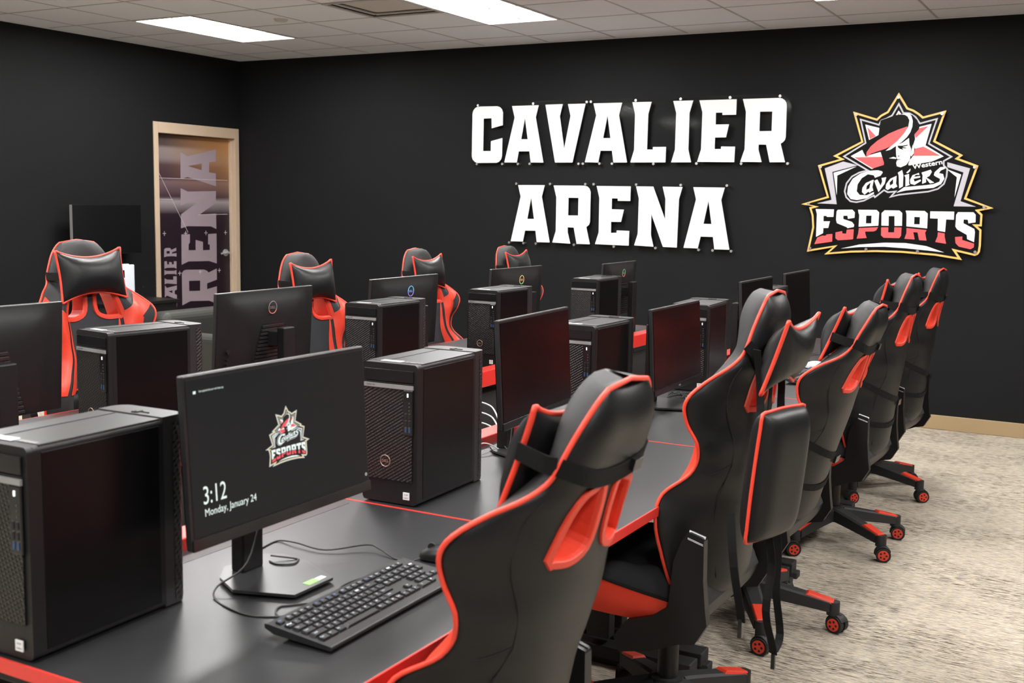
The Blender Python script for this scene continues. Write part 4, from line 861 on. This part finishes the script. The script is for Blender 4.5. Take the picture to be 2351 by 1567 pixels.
def make_pillow(t):
    """neck pillow, centred, thickness along y"""
    m = MB()
    def sh(a, b_, s):
        x = .142*a*(1-.05*(1-b_*b_)); z = b_*(.068+.032*a*a)
        k = max(0, (1-a**2.6 if a > 0 else 1-(-a)**2.6))**.62*max(0, 1-abs(b_)**2.4)**.62
        wr = .0022*sin(a*23+b_*5)*(a*a)+.002*sin(b_*19+a*7)*b_*b_
        return Vector((x, s*((.056 if s > 0 else .042)*k+wr*k), z))
    N = 27; cc_ = [-cos(pi*i/(N-1)) for i in range(N)]
    for s in (-1, 1):
        vs_ = [sh(a, b_, s) for b_ in cc_ for a in cc_]
        fs = [(j*N+i, j*N+i+1, (j+1)*N+i+1, (j+1)*N+i) for j in range(N-1) for i in range(N-1)]
        m.add(vs_, fs if s < 0 else [f_[::-1] for f_ in fs], 'leather', True)
    p = m.build('headrest_pillow', t, merge=.0004)
    P = [sh(a, 1, 1) for a in [-1+.1*i for i in range(21)]]+[sh(1, b_, 1) for b_ in [.8-.2*i for i in range(9)]]+[sh(a, -1, 1) for a in [1-.1*i for i in range(21)]]+[sh(-1, b_, 1) for b_ in [-.8+.2*i for i in range(9)]]
    g = MB(); g.tube(P, .0052, 'piping', n=8, closed=True, sub=2); g.build('pillow_piping', p)
    return p
def make_lumbar(t):
    m = MB(); A, B_, H_ = .165, .100, .042
    def sh(a, b_, s):
        k = max(0, 1-a**6)**.5*max(0, 1-b_**6)**.5
        return Vector((A*a*(1-.03*b_*b_), s*H_*k, B_*b_*(1-.05*a*a)))
    N = 23; cc_ = [-cos(pi*i/(N-1)) for i in range(N)]
    for s in (-1, 1):
        vs_ = [sh(a, b_, s) for b_ in cc_ for a in cc_]
        fs = [(j*N+i, j*N+i+1, (j+1)*N+i+1, (j+1)*N+i) for j in range(N-1) for i in range(N-1)]
        m.add(vs_, fs if s < 0 else [f_[::-1] for f_ in fs], 'leather', True)
    p = m.build('lumbar_pillow', t, merge=.0004)
    P = [sh(a, 1, 1) for a in [-1+.2*i for i in range(11)]]+[sh(1, b_, 1) for b_ in [.7-.35*i for i in range(5)]]+[sh(a, -1, 1) for a in [1-.2*i for i in range(11)]]+[sh(-1, b_, 1) for b_ in [-.7+.35*i for i in range(5)]]
    g = MB(); g.tube(P, .0045, 'piping', n=8, closed=True, sub=2); g.build('lumbar_piping', p)
    return p
def make_chair():
    """root at the floor under the column; faces local +y; seat height set per chair"""
    t = thing('gaming_chair', 'x', 'chair')
    for k in range(5):
        m = MB()
        N = 7
        sec = []
        for i in range(N):
            r = .045+.262*i/(N-1); w_ = .037-.010*i/(N-1); zt = .168-.048*(i/(N-1))**1.1; h_ = .058-.018*i/(N-1)
            sec.append([(r, -w_, zt-h_), (r, w_, zt-h_), (r, w_*.95, zt-.006), (r, w_*.62, zt), (r, -w_*.62, zt), (r, -w_*.95, zt-.006)])
        vs_ = [p for s_ in sec for p in s_]; fs = [(i*6+j, i*6+6+j, i*6+6+(j+1) % 6, i*6+(j+1) % 6) for i in range(N-1) for j in range(6)]
        fs += [(0, 1, 2, 3, 4, 5), tuple(range(N*6-1, N*6-7, -1))]
        m.add(vs_, fs, 'plastic_rough'); m.cyl((.318, 0, .066), (.318, 0, .116), .024, 'plastic_rough', n=16)
        leg = m.build('leg', t, rot=(0, 0, 2*pi*k/5), normals=True)
        m = MB(); a0, a1 = .215, .322
        zt = lambda r: .168-.048*((r-.045)/.262)**1.1+.003
        P = [(a0, -.024, zt(a0)-.006), (a0, .024, zt(a0)-.006), (a0+.012, .020, zt(a0)+.002), (a0+.012, -.020, zt(a0)+.002),
             (a1, -.024, zt(a1)-.012), (a1, .024, zt(a1)-.012), (a1-.004, .018, zt(a1)+.001), (a1-.004, -.018, zt(a1)+.001)]
        m.add(P, [(3, 2, 1, 0), (4, 5, 6, 7), (0, 1, 5, 4), (2, 3, 7, 6), (1, 2, 6, 5), (3, 0, 4, 7)], 'red_plastic')
        m.build('leg_cap', leg, bevel=.002)
        m = MB(); Wc = .0325
        m.cyl((0, -.026, Wc), (0, -.006, Wc), Wc, 'rubber', n=28); m.cyl((0, .006, Wc), (0, .026, Wc), Wc, 'rubber', n=28)
        m.box((-.006, 0, .048), (.042, .014, .045), 'plastic_rough'); m.cyl((-.012, 0, .05), (-.012, 0, .072), .012, 'plastic_rough', n=14)
        m.tube([(-.034*cos(q)-.001, 0, Wc+.036*sin(q)) for q in [k2*pi/8 for k2 in range(8)]], .0035, 'plastic_rough', n=6, flat=.024)
        ang = 2*pi*k/5; cs = m.build('caster', t, loc=(.334*cos(ang), .334*sin(ang), 0), rot=(0, 0, ang+CASTER_TURN[k]), bevel=.001)
        for s in (-1, 1):
            m = MB()
            m.cyl((0, s*.026, Wc), (0, s*.0285, Wc), .0235, 'red_plastic', n=28)
            for q in range(5):
                a = q*2*pi/5; m.cyl((.0135*cos(a), s*.0280, Wc+.0135*sin(a)), (.0135*cos(a), s*.0292, Wc+.0135*sin(a)), .0048, 'rubber', n=8)
            m.cyl((0, s*.028, Wc), (0, s*.030, Wc), .006, 'red_plastic', n=12); m.build('wheel_hub', cs)
    m = MB(); m.cyl((0, 0, .105), (0, 0, .175), .055, 'plastic_rough', r2_=.048, n=28); m.cyl((0, 0, .175), (0, 0, .300), .031, 'plastic', n=28); m.cyl((0, 0, .300), (0, 0, .330), .0345, 'plastic', n=28)
    m.build('base_hub', t, bevel=.002)
    m = MB(); m.cyl((0, 0, .31), (0, 0, .40), .0245, 'plastic', n=24); m.build('gas_column', t)
    # everything above the column; z = 0 here is the backrest pivot
    up_ = []
    m = MB(); m.box((0, .02, -.135), (.20, .26, .05), 'plastic'); m.box((.17, .05, -.14), (.16, .014, .010), 'plastic'); m.box((0, 0, -.155), (.09, .09, .03), 'plastic')
    up_.append(m.build('tilt_mechanism', t, bevel=.004))
    m = MB()
    def seatF(u, v):   # u across, v back(0)-front(1)
        x = (u*2-1); y = -.03+.52*v; a = abs(x)
        w_ = .235+.025*sin(pi*v*.9)-.02*v*v
        top = .010+.055*math.exp(-((a-.86)/.13)**2)*(1-.55*v)-.02*(2*v-1)**2*(v > .5)
        rd = max(0, 1-a**8)**.5*max(0, 1-(2*v-1)**10)**.5
        return x*w_, y, top, rd
    NU, NV = 31, 25
    for s, mm in ((1, 'fabric'), (-1, 'leather')):
        vs_ = []
        for j in range(NV):
            for i in range(NU):
                x, y, top, rd = seatF(.5-.5*cos(pi*i/(NU-1)), .5-.5*cos(pi*j/(NV-1)))
                mid = -.045; z = mid+(top-mid)*rd if s > 0 else mid+(-.115-mid)*rd
                vs_.append((x, y, z))
        fs = [(j*NU+i, j*NU+i+1, (j+1)*NU+i+1, (j+1)*NU+i) for j in range(NV-1) for i in range(NU-1)]
        m.add(vs_, fs if s > 0 else [f_[::-1] for f_ in fs], mm, True)
    seat = m.build('seat', t, merge=.0005); up_.append(seat)
    for s in (-1, 1):    # red cheeks along the seat sides
        m = MB()
        def F(u, v, s=s):
            vv = .06+.88*u; x, y, top, rd = seatF(.995, vv); zt_ = -.050+.062*min(1, vv*1.3); zz = -.100+(zt_+.100)*v; bul = .010*sin(pi*v)
            return (s*(x*.992+.004+bul), y, zz)
        m.grid(F, 18, 8, 'red_leather'); m.build('red_side_panel', seat)
    for s in (-1, 1):
        m = MB(); m.tube([(s*(seatF(.995, .10+.84*k/10)[0]*.992+.004), seatF(.995, .10+.84*k/10)[1], -.048+.062*min(1, (.10+.84*k/10)*1.3)) for k in range(11)], .0045, 'seam', n=7); m.build('seat_seam', seat)
    for s in (-1, 1):
        m = MB(); X_ = s*.262
        pl = [(-.040, .158), (.004, .170), (.022, .14), (.042, .084), (.052, -.040), (.10, -.075), (.17, -.10), (.205, -.15), (.19, -.19), (.10, -.17), (.02, -.135), (-.025, -.125), (-.056, -.07), (-.050, -.03), (-.042, .046)]
        m.poly([pl], 'plastic', lambda p, q, d: Vector((X_+s*d, p, q)), .016, -.012)
        br = m.build('side_bracket', t, bevel=.006, normals=True); up_.append(br)
        m = MB(); P = [(X_+s*.0168, -.038, .143), (X_+s*.0168, .004, .155), (X_+s*.002, .004, .1725), (X_+s*.002, -.040, .161)]
        m.add(P, [(0, 1, 2, 3)], 'grey_plastic'); m.add([(a, b_+.004*0, c_-.003) for a, b_, c_ in P], [(3, 2, 1, 0)], 'grey_plastic'); o = m.build('bracket_tip', br); o['label'] = 'light grey bevelled bracket tip'
    b = make_backrest(t); up_.append(b)
    for o in up_: o['upper'] = 1
    return t
CASTER_TURN = [.9, -.5, 1.6, .3, 2.4]
def ribbon_back(t0, sag, u0=-1, u1=1, front=False, off=.004, n=14, t1=None):
    t1 = t0 if t1 is None else t1
    out = []
    for i in range(n+1):
        q = i/n; u = u0+(u1-u0)*q; tt = t0+(t1-t0)*q-sag*4*q*(1-q)
        p = bshape(u, tt, front); p.y += off if front else -off
        if abs(u) > .98: p.x *= 1.03
        out.append(p)
    return out
def dress(o, style):
    """straps and pillows that differ from chair to chair (children of this chair only)"""
    b = [c for c in o.children if c.name.startswith('backrest')][0]
    if style in ('front', 'front2', 'slung'):
        g = MB()
        if style != 'slung':
            g.ribbon(ribbon_back(.655, .028), .030, .0025, 'strap', sub=1)
            for s in (-1, 1): g.ribbon([bshape(s, .655, False)+Vector((s*.004, 0, 0)), bshape(s*.98, .652, False)+Vector((s*.009, .030, .0)), Vector((s*.140, .052, .650))], .030, .0025, 'strap')
            g.box(bshape(.42, .637, False)+Vector((0, -.008, 0)), (.030, .010, .020), 'plastic_gloss')
        else:
            g.ribbon(ribbon_back(.655, .075, -1.02, .55), .030, .0025, 'strap', sub=1)
            g.ribbon([Vector((-.03, -.07, .59)), Vector((-.06, -.085, .48)), Vector((-.06, -.09, .36)), Vector((-.07, -.12, .26))], .026, .0025, 'strap', updir=(1, 0, 0))
        g.build('head_strap', b)
    if style in ('front2', 'front_low'):
        g = MB(); g.ribbon(ribbon_back(.30, .03, -1, 1, t1=.20), .026, .0025, 'strap', sub=1); g.ribbon(ribbon_back(.14, .05, -1, 1, t1=.17), .022, .0025, 'strap', sub=1)
        g.box(bshape(.2, .2, False)+Vector((0, -.010, 0)), (.05, .010, .026), 'plastic_gloss'); g.build('lumbar_strap', b)
# pivot x, y, facing, recline, pivot height, base turn, label, row, style
CHAIRS = [
 (-0.947, 1.682, 1.527, 0.249, 0.523, .3, 'nearest gaming chair, large back cutting the picture bottom, two red openings', 'R', 'front'),
 (-0.951, 2.950, 1.558, 0.090, 0.556, 1.10, 'second gaming chair whose two pillows hang by straps behind its back', 'R', 'slung'),
 (-1.024, 4.017, 1.531, 0.279, 0.485, -1.10, 'low-set reclined third gaming chair with straps crossing its back', 'R', 'front2'),
 (-1.001, 5.234, 1.523, 0.125, 0.498, -.611, 'fourth gaming chair of the right row, upright, one before the last', 'R', 'front2'),
 (-1.035, 6.327, 1.489, 0.112, 0.475, -.33, 'farthest gaming chair of the right row, nearest the wall', 'R', 'front2'),
 (-3.566, 3.019, -1.729, 0.064, 0.598, .2, 'large front-facing gaming chair at the left with red openings under its pillow', 'L', 'front2'),
 (-3.362, 4.081, -1.643, 0.022, 0.523, .5, 'gaming chair with its head and red flank showing right of the red-badged monitor', 'L', 'front2'),
 (-3.553, 5.351, -1.632, 0.034, 0.504, .9, 'gaming chair with red wing behind the blue-badged monitor', 'L', 'front2'),
 (-3.490, 6.354, -1.600, 0.089, 0.500, .1, 'farthest left-row gaming chair, only its head above the orange-badged monitor', 'L', 'front2')]
CHAIRS = [c_[:7]+(('gaming chairs along the right row' if c_[7] == 'R' else 'gaming chairs along the left row'), c_[8]) for c_ in CHAIRS]
HUBS = {1: (-1.13, 3.02), 2: (-1.2055, 4.04), 3: (-1.172, 5.25), 4: (-1.242, 6.343)}
SL_P = ((-.770, 2.875, 1.185), (.32, 0, 0))
SL_L = ((-.735, 2.655, .915), tuple((Matrix.Rotation(-.25, 3, 'Z') @ Matrix.Rotation(.10, 3, 'X') @ Matrix.Rotation(pi/2, 3, 'Y')).to_euler()))
chair0 = make_chair()     # pristine until the last place uses it
def place_chair(hx, hy, psi, rec, pz, base_ang, label, group, style, off=(0, -.205), lum=True, last=False):
    o = chair0 if last else copy_tree(chair0)
    o.location = (hx, hy, 0); o.rotation_euler = (0, 0, psi); o['label'] = label; o['group'] = group
    for ch in o.children:
        nm = ch.name.split('.')[0]
        if 'upper' in ch.keys():
            ch.location.z += pz; ch.location.x += off[0]; ch.location.y += off[1]
            if nm == 'seat' or nm == 'tilt_mechanism': ch.location.y += 0
            if nm == 'tilt_mechanism': ch.location.x = 0; ch.location.y = 0
            if nm == 'backrest': ch.rotation_euler.x = rec
        if nm == 'leg': ch.rotation_euler.z += base_ang-psi
        if nm == 'caster':
            a = math.atan2(ch.location.y, ch.location.x)+base_ang-psi; r = .334
            ch.location = (r*cos(a), r*sin(a), 0); ch.rotation_euler.z += base_ang-psi
        if nm == 'gas_column': ch.scale.z = 1; ch.location.z = max(0, pz-.155-.40)
    R = Matrix.Rotation(rec, 4, 'X'); O = Vector((off[0], off[1], pz))
    def onback(p): return O+(R @ Vector(p))
    if style != 'slung':
        p = make_pillow(o); nearest = lab.startswith('nearest')
        p.location = onback((.005, .056, .627 if nearest else .652)); p.rotation_euler = (rec+.10, 0 if nearest else .03, .04)
        if lum:
            p = make_lumbar(o); p.location = onback((0, bshape(0, .12, True).y+.020, .115)); p.rotation_euler.x = rec
    dress(o, style)
    return o
GR, GL = 'gaming chairs along the right row', 'gaming chairs along the left row'
def hub_for(px, py, psi): return px-.205*sin(psi), py+.205*cos(psi)
for n_, (px, py, psi, rec, pz, ba, lab, grp, st) in enumerate(CHAIRS):
    hx, hy = hub_for(px, py, psi)
    if n_ in HUBS: hx, hy = HUBS[n_]
    q_ = Matrix.Rotation(-psi, 2) @ Vector((px-hx, py-hy))
    ch = place_chair(hx, hy, psi, rec, pz, ba, lab, grp, st, off=(q_.x, q_.y), last=n_ == len(CHAIRS)-1)
    if st == 'slung': slung = ch
# the pillows of the second chair hang behind its back
p = make_pillow(slung); W2L = lambda x, y, z: tuple(Matrix.Rotation(-slung.rotation_euler.z, 3, 'Z') @ (Vector((x, y, z))-slung.location))
p.location = W2L(*SL_P[0]); p.rotation_euler = SL_P[1]
q = make_lumbar(slung); q.location = W2L(*SL_L[0]); q.rotation_euler = SL_L[1]
g = MB()
for pts in ([(-.775, 2.44, .86), (-.755, 2.42, .74), (-.745, 2.45, .63), (-.745, 2.46, .60)],
            [(-.755, 2.66, .80), (-.740, 2.68, .68), (-.745, 2.665, .56), (-.740, 2.72, .455), (-.740, 2.735, .425)],
            [(-.760, 2.73, .82), (-.745, 2.75, .70), (-.750, 2.77, .58), (-.740, 2.79, .46), (-.740, 2.74, .43)],
            [(-.835, 3.02, 1.13), (-.845, 3.075, 1.07), (-.840, 3.06, 1.01), (-.800, 2.95, .95)],
            [(-.825, 2.76, 1.20), (-.822, 2.785, 1.12), (-.815, 2.78, 1.04), (-.800, 2.74, .98)]):
    g = MB(); g.ribbon([W2L(*pt_) for pt_ in pts], .022, .002, 'strap', updir=(.25, .97, 0)); g.build('hanging_strap', slung)
g = MB(); g.box(W2L(-.745, 2.46, .585), (.016, .010, .045), 'plastic_gloss'); g.build('strap_buckle', slung); g = MB()
g.box(W2L(-.740, 2.737, .405), (.010, .010, .040), 'plastic_gloss')
g.build('strap_buckle', slung)

# ================================================================= keyboards, mice
ROWS = [ # y (back to front), [(width units, legend)], start
    (0, [('Esc', 1), (None, .35), ('F1', 1), ('F2', 1), ('F3', 1), ('F4', 1), (None, .35), ('F5', 1), ('F6', 1), ('F7', 1), ('F8', 1), (None, .35), ('F9', 1), ('F10', 1), ('F11', 1), ('F12', 1), (None, .2), ('Prt', 1), ('Scr', 1), ('Brk', 1), (None, .2), ('C', 1), ('-', 1), ('+', 1), ('x', 1)]),
    (1.15, [('~', 1)]+[(c_, 1) for c_ in '1234567890-=']+[('Backspace', 1.75), (None, .2), ('Ins', 1), ('Hm', 1), ('Up', 1), (None, .2), ('Num', 1), ('/', 1), ('*', 1), ('-', 1)]),
    (2.15, [('Tab', 1.5)]+[(c_, 1) for c_ in 'QWERTYUIOP[]']+[('|', 1.25), (None, .2), ('Del', 1), ('End', 1), ('Dn', 1), (None, .2), ('7', 1), ('8', 1), ('9', 1), ('+', 1)]),
    (3.15, [('Caps', 1.75)]+[(c_, 1) for c_ in "ASDFGHJKL;'"]+[('Enter', 2.0), (None, 3.4), ('4', 1), ('5', 1), ('6', 1)]),
    (4.15, [('Shift', 2.25)]+[(c_, 1) for c_ in 'ZXCVBNM,./']+[('Shift', 2.5), (None, 1.2), ('^', 1), (None, 1.2), ('1', 1), ('2', 1), ('3', 1), ('Ent', 1)]),
    (5.15, [('Ctrl', 1.25), ('W', 1.25), ('Alt', 1.25), (' ', 5.75), ('Alt', 1.25), ('Fn', 1), ('M', 1), ('Ctrl', 1.0), (None, .2), ('<', 1), ('v', 1), ('>', 1), (None, .2), ('0', 2), ('.', 1)])]
def make_keyboard(full):
    t = thing('keyboard', 'x', 'keyboard')
    L_, D_ = .442, .148      # long axis = local x, back = +y
    m = MB(); P = []
    pr = [(-D_/2, .004), (-D_/2, .012), (D_/2-.01, .026), (D_/2, .026), (D_/2, .018), (D_/2-.02, .010)]
    m.poly([pr], 'key', lambda a, b, d: Vector((d, a, b)), -L_/2, L_/2); m.build('body', t, bevel=.0025, normals=True)
    u = .0186; sl = math.atan2(.014, D_-.01); n = 0; allk = MB(); stuffk = MB()
    for row, (yy, keys) in enumerate(ROWS):
        x = -L_/2+.008
        for leg, w_ in keys:
            if leg is None: x += w_*u; continue
            cxk = x+w_*u/2; x += w_*u; cyk = D_/2-.022-yy*.0187; kz = .012+(cyk+D_/2)*tan_(sl)+.0030
            X = Matrix.Translation((cxk, cyk, kz)) @ Matrix.Rotation(sl, 4, 'X')
            k = MB() if (full and n < 100) else (stuffk if full else allk)
            hh = .0048 if row else .0042; dd = u-.0035 if row else .0125
            k.box((0, 0, 0), (w_*u-.0035, dd, hh), 'key', X=X, taper=(.86, .84))
            if full and leg.strip():
                fm = 'key_blue' if (row == 0 and leg in ('F5', 'F6', 'F7', 'F8', 'Esc')) or leg in ('Prt',) else 'key_legend'
                tw = .0032*min(len(leg), 4)*.75
                add_text(k, leg, fm, lambda a, b: X @ Vector((-.0010*(w_ > 1)*w_*3+a-.001, .0012+b, hh/2+.0002)), w=tw if len(leg) > 1 else None, h=None if len(leg) > 1 else .0042, bold=.01)
            if full and n < 100: k.build('key', t, bevel=.0006, seg=1)
            n += 1
    if full and stuffk.v: o = stuffk.build('keys', t, bevel=.0006, seg=1); o['kind'] = 'stuff'
    if not full: allk.build('keys', t)
    return t
def tan_(x): return math.tan(x)
kb = make_keyboard(True); kb.location = (-1.2500, 1.700, DZT); kb.rotation_euler = (0, 0, pi/2+.02)
kb['label'] = 'black wired keyboard with white legends in front of the lit screen'; kb['group'] = 'keyboards on the desks'
k2 = make_keyboard(False); first = True
for x, y, a, lab in ((-1.27, 5.16, pi/2, 'black keyboard glimpsed between the hanging pillow and the third chair'),):
    o = k2 if first else copy_tree(k2); first = False
    o.location = (x, y, DZT); o.rotation_euler = (0, 0, a); o['label'] = lab; o['group'] = 'keyboards on the desks'
def make_mouse(mt):
    t = thing('mouse', 'x', 'mouse')
    m = MB()
    def F(u, v):
        a = u*2*pi; r = sin(v*pi/2); x = .030*r*cos(a)*(1-.12*sin(a)); y = .055*r*sin(a)
        return Vector((x, y, .004+.033*max(0, cos(v*pi/2))**.7*(1-.18*sin(a)*r)))
    m.grid(F, 29, 13, mt); m.cyl((0, 0, .001), (0, 0, .005), .028, 'rubber', n=24); m.build('shell', t, merge=.0003, normals=True)
    m = MB(); m.cyl((-.003, .028, .031), (.003, .028, .031), .008, 'rubber', n=16); m.build('scroll_wheel', t)
    return t
mo = make_mouse('plastic'); mo.location = (-1.2850, 2.02, DZT); mo.rotation_euler = (0, 0, pi/2+.5)
mo['label'] = 'black mouse beside the right end of the wired keyboard'
mo2 = make_mouse('white_paint'); mo2.location = (-1.36, 5.52, DZT); mo2.rotation_euler = (0, 0, pi/2)
mo2['label'] = 'white mouse between the hanging pillow and the third chair shoulder'
# ================================================================= cables
def cable(pts, lab, r=.0019, m='cable', grp=None):
    q = MB(); q.tube(pts, r, m, n=7, sub=6); tag(q.build('cable'), lab, 'cable', grp)
zc = DZT+.0022
cable([(-1.675, 1.871, zc), (-1.68, 1.929, zc), (-1.625, 1.925, zc+.006), (-1.538, 1.923, zc+.004), (-1.472, 1.987, zc+.010), (-1.434, 1.984, zc+.008), (-1.381, 1.967, zc), (-1.342, 1.965, zc), (-1.325, 1.985, zc+.004)], 'thin black cable wandering from the lit monitor stand to the mouse')
cable([(-1.600, 1.800, zc+.20), (-1.560, 1.745, zc+.15), (-1.530, 1.665, zc+.05), (-1.550, 1.600, zc+.014), (-1.530, 1.572, zc), (-1.466, 1.547, zc), (-1.411, 1.541, zc), (-1.365, 1.563, zc), (-1.325, 1.585, zc+.004)], 'black cable falling before the lit monitor stand to the keyboard')
cable([(-1.580, 1.790, zc+.02), (-1.537, 1.822, zc+.012), (-1.526, 1.815, zc+.012), (-1.519, 1.792, zc+.012), (-1.544, 1.772, zc+.012), (-1.573, 1.779, zc+.012)], 'small loop of cable on the lit monitor base')
cable([(-1.325, 1.835, zc+.004), (-1.362, 1.825, zc), (-1.367, 1.762, zc), (-1.340, 1.689, zc), (-1.378, 1.630, zc), (-1.396, 1.605, zc), (-1.373, 1.571, zc), (-1.325, 1.56, zc)], 'cable looping out of the back of the wired keyboard')
random.seed(3)
def tangle(cx_, cy_, n, lab, spread=.07):
    for k in range(n):
        pts = [(cx_+random.uniform(-spread, spread), cy_+random.uniform(-spread, spread)*1.4, zc+random.uniform(0, .012)) for _ in range(6)]
        cable(pts, lab, grp='tangled cables, '+lab)
tangle(-1.60, 4.33, 3, 'thin black cables curled on the desk behind the third dark screen')
tangle(-1.45, 6.02, 3, 'pale glinting cables curled on the far desk beside the third chair pillow')
cable([(-1.70, 3.02, zc+.02), (-1.67, 3.00, zc+.03), (-1.70, 3.08, zc+.16)], 'black cable dropping behind the second dark screen stand')
cable([(-2.63, 6.12, zc+.07), (-2.64, 6.24, zc+.03), (-2.70, 6.38, zc+.01), (-2.72, 6.50, zc)], 'black cable sagging to the far left-row desk end')
for k in range(3):
    cable([(-1.889, 3.33+.01*k, .705+.015*k), (-2.02, 3.52, .72+.035*k), (-2.18, 3.72, .70+.04*k), (-2.4, 3.9, .67+.04*k), (-2.601, 4.02, .705+.015*k)], 'thin pale cables arching in the gap between the two desk rows', r=.003, m='cable_white', grp='pale cables between the rows')
cable([(-1.80, 2.93, DZT+.006), (-1.76, 2.99, DZT+.03), (-1.72, 3.02, DZT+.01), (-1.70, 3.00, DZT+.006)], 'thin grey cable bending off the red tray to the second dark screen', r=.002, m='cable_white')
# ================================================================= left wall corner
tv = thing('wall_television', 'black flat television mounted on the left wall beside the door', 'television', (XL, 6.63, 1.28))
m = MB(); m.box((.155, 0, 0), (.045, .715, .415), 'tv'); m.build('screen_body', tv, bevel=.003)
m = MB(); m.box((.155, -.3582, 0), (.030, .004, .41), 'silver'); m.build('silver_edge', tv)
m = MB(); m.box((.065, 0, 0), (.13, .08, .08), 'plastic'); m.box((.012, 0, 0), (.024, .20, .24), 'plastic'); m.build('wall_arm', tv, bevel=.003)
cb = thing('cabinet', 'low black cabinet under the wall television', 'cabinet', (-7.52, 6.72, 0))
m = MB(); m.box((0, 0, .34), (.46, .72, .64), 'plastic_rough'); m.box((.01, 0, .67), (.49, .76, .025), 'plastic'); m.box((0, 0, .01), (.42, .66, .02), 'plastic'); m.build('body', cb, bevel=.004)
for s in (-1, 1):
    m = MB(); m.box((.236, s*.178, .345), (.012, .345, .60), 'plastic'); dd = m.build('door', cb, bevel=.003)
    m = MB(); m.box((.250, s*.03, .40), (.014, .010, .12), 'silver'); m.build('handle', dd)
bx = thing('paper_stand', 'pale upright white panel standing below the wall television', 'stand', (-7.52, 6.72, .6825))
m = MB(); m.box((0, .0, .150), (.020, .20, .30), 'white_paint'); m.build('front_panel', bx, bevel=.008)
m = MB(); m.box((-.03, -.02, .153), (.016, .19, .306), 'white_paint'); m.build('rear_panel', bx, bevel=.008)
m = MB(); m.box((-.015, 0, .006), (.10, .16, .012), 'plastic'); m.build('foot', bx)
# lounge chair behind the left row
ac = thing('armchair', 'dark olive low armchair back seen before the printed door', 'armchair', (-6.0, 6.36, 0), pi/2)
m = MB(); m.box((0, .30, .45), (.90, .20, .53), 'olive'); m.build('backrest', ac, bevel=.07, seg=5)
m = MB(); m.box((0, -.06, .32), (.60, .62, .22), 'olive'); m.build('seat', ac, bevel=.05, seg=4)
for s in (-1, 1):
    m = MB(); m.box((s*.38, -.02, .36), (.15, .74, .44), 'olive'); m.build('armrest', ac, bevel=.05, seg=4)
    for q in (-1, 1):
        m = MB(); m.cyl((s*.36, q*.28, 0), (s*.36, q*.28, .15), .018, 'plastic', n=12); m.build('leg', ac)
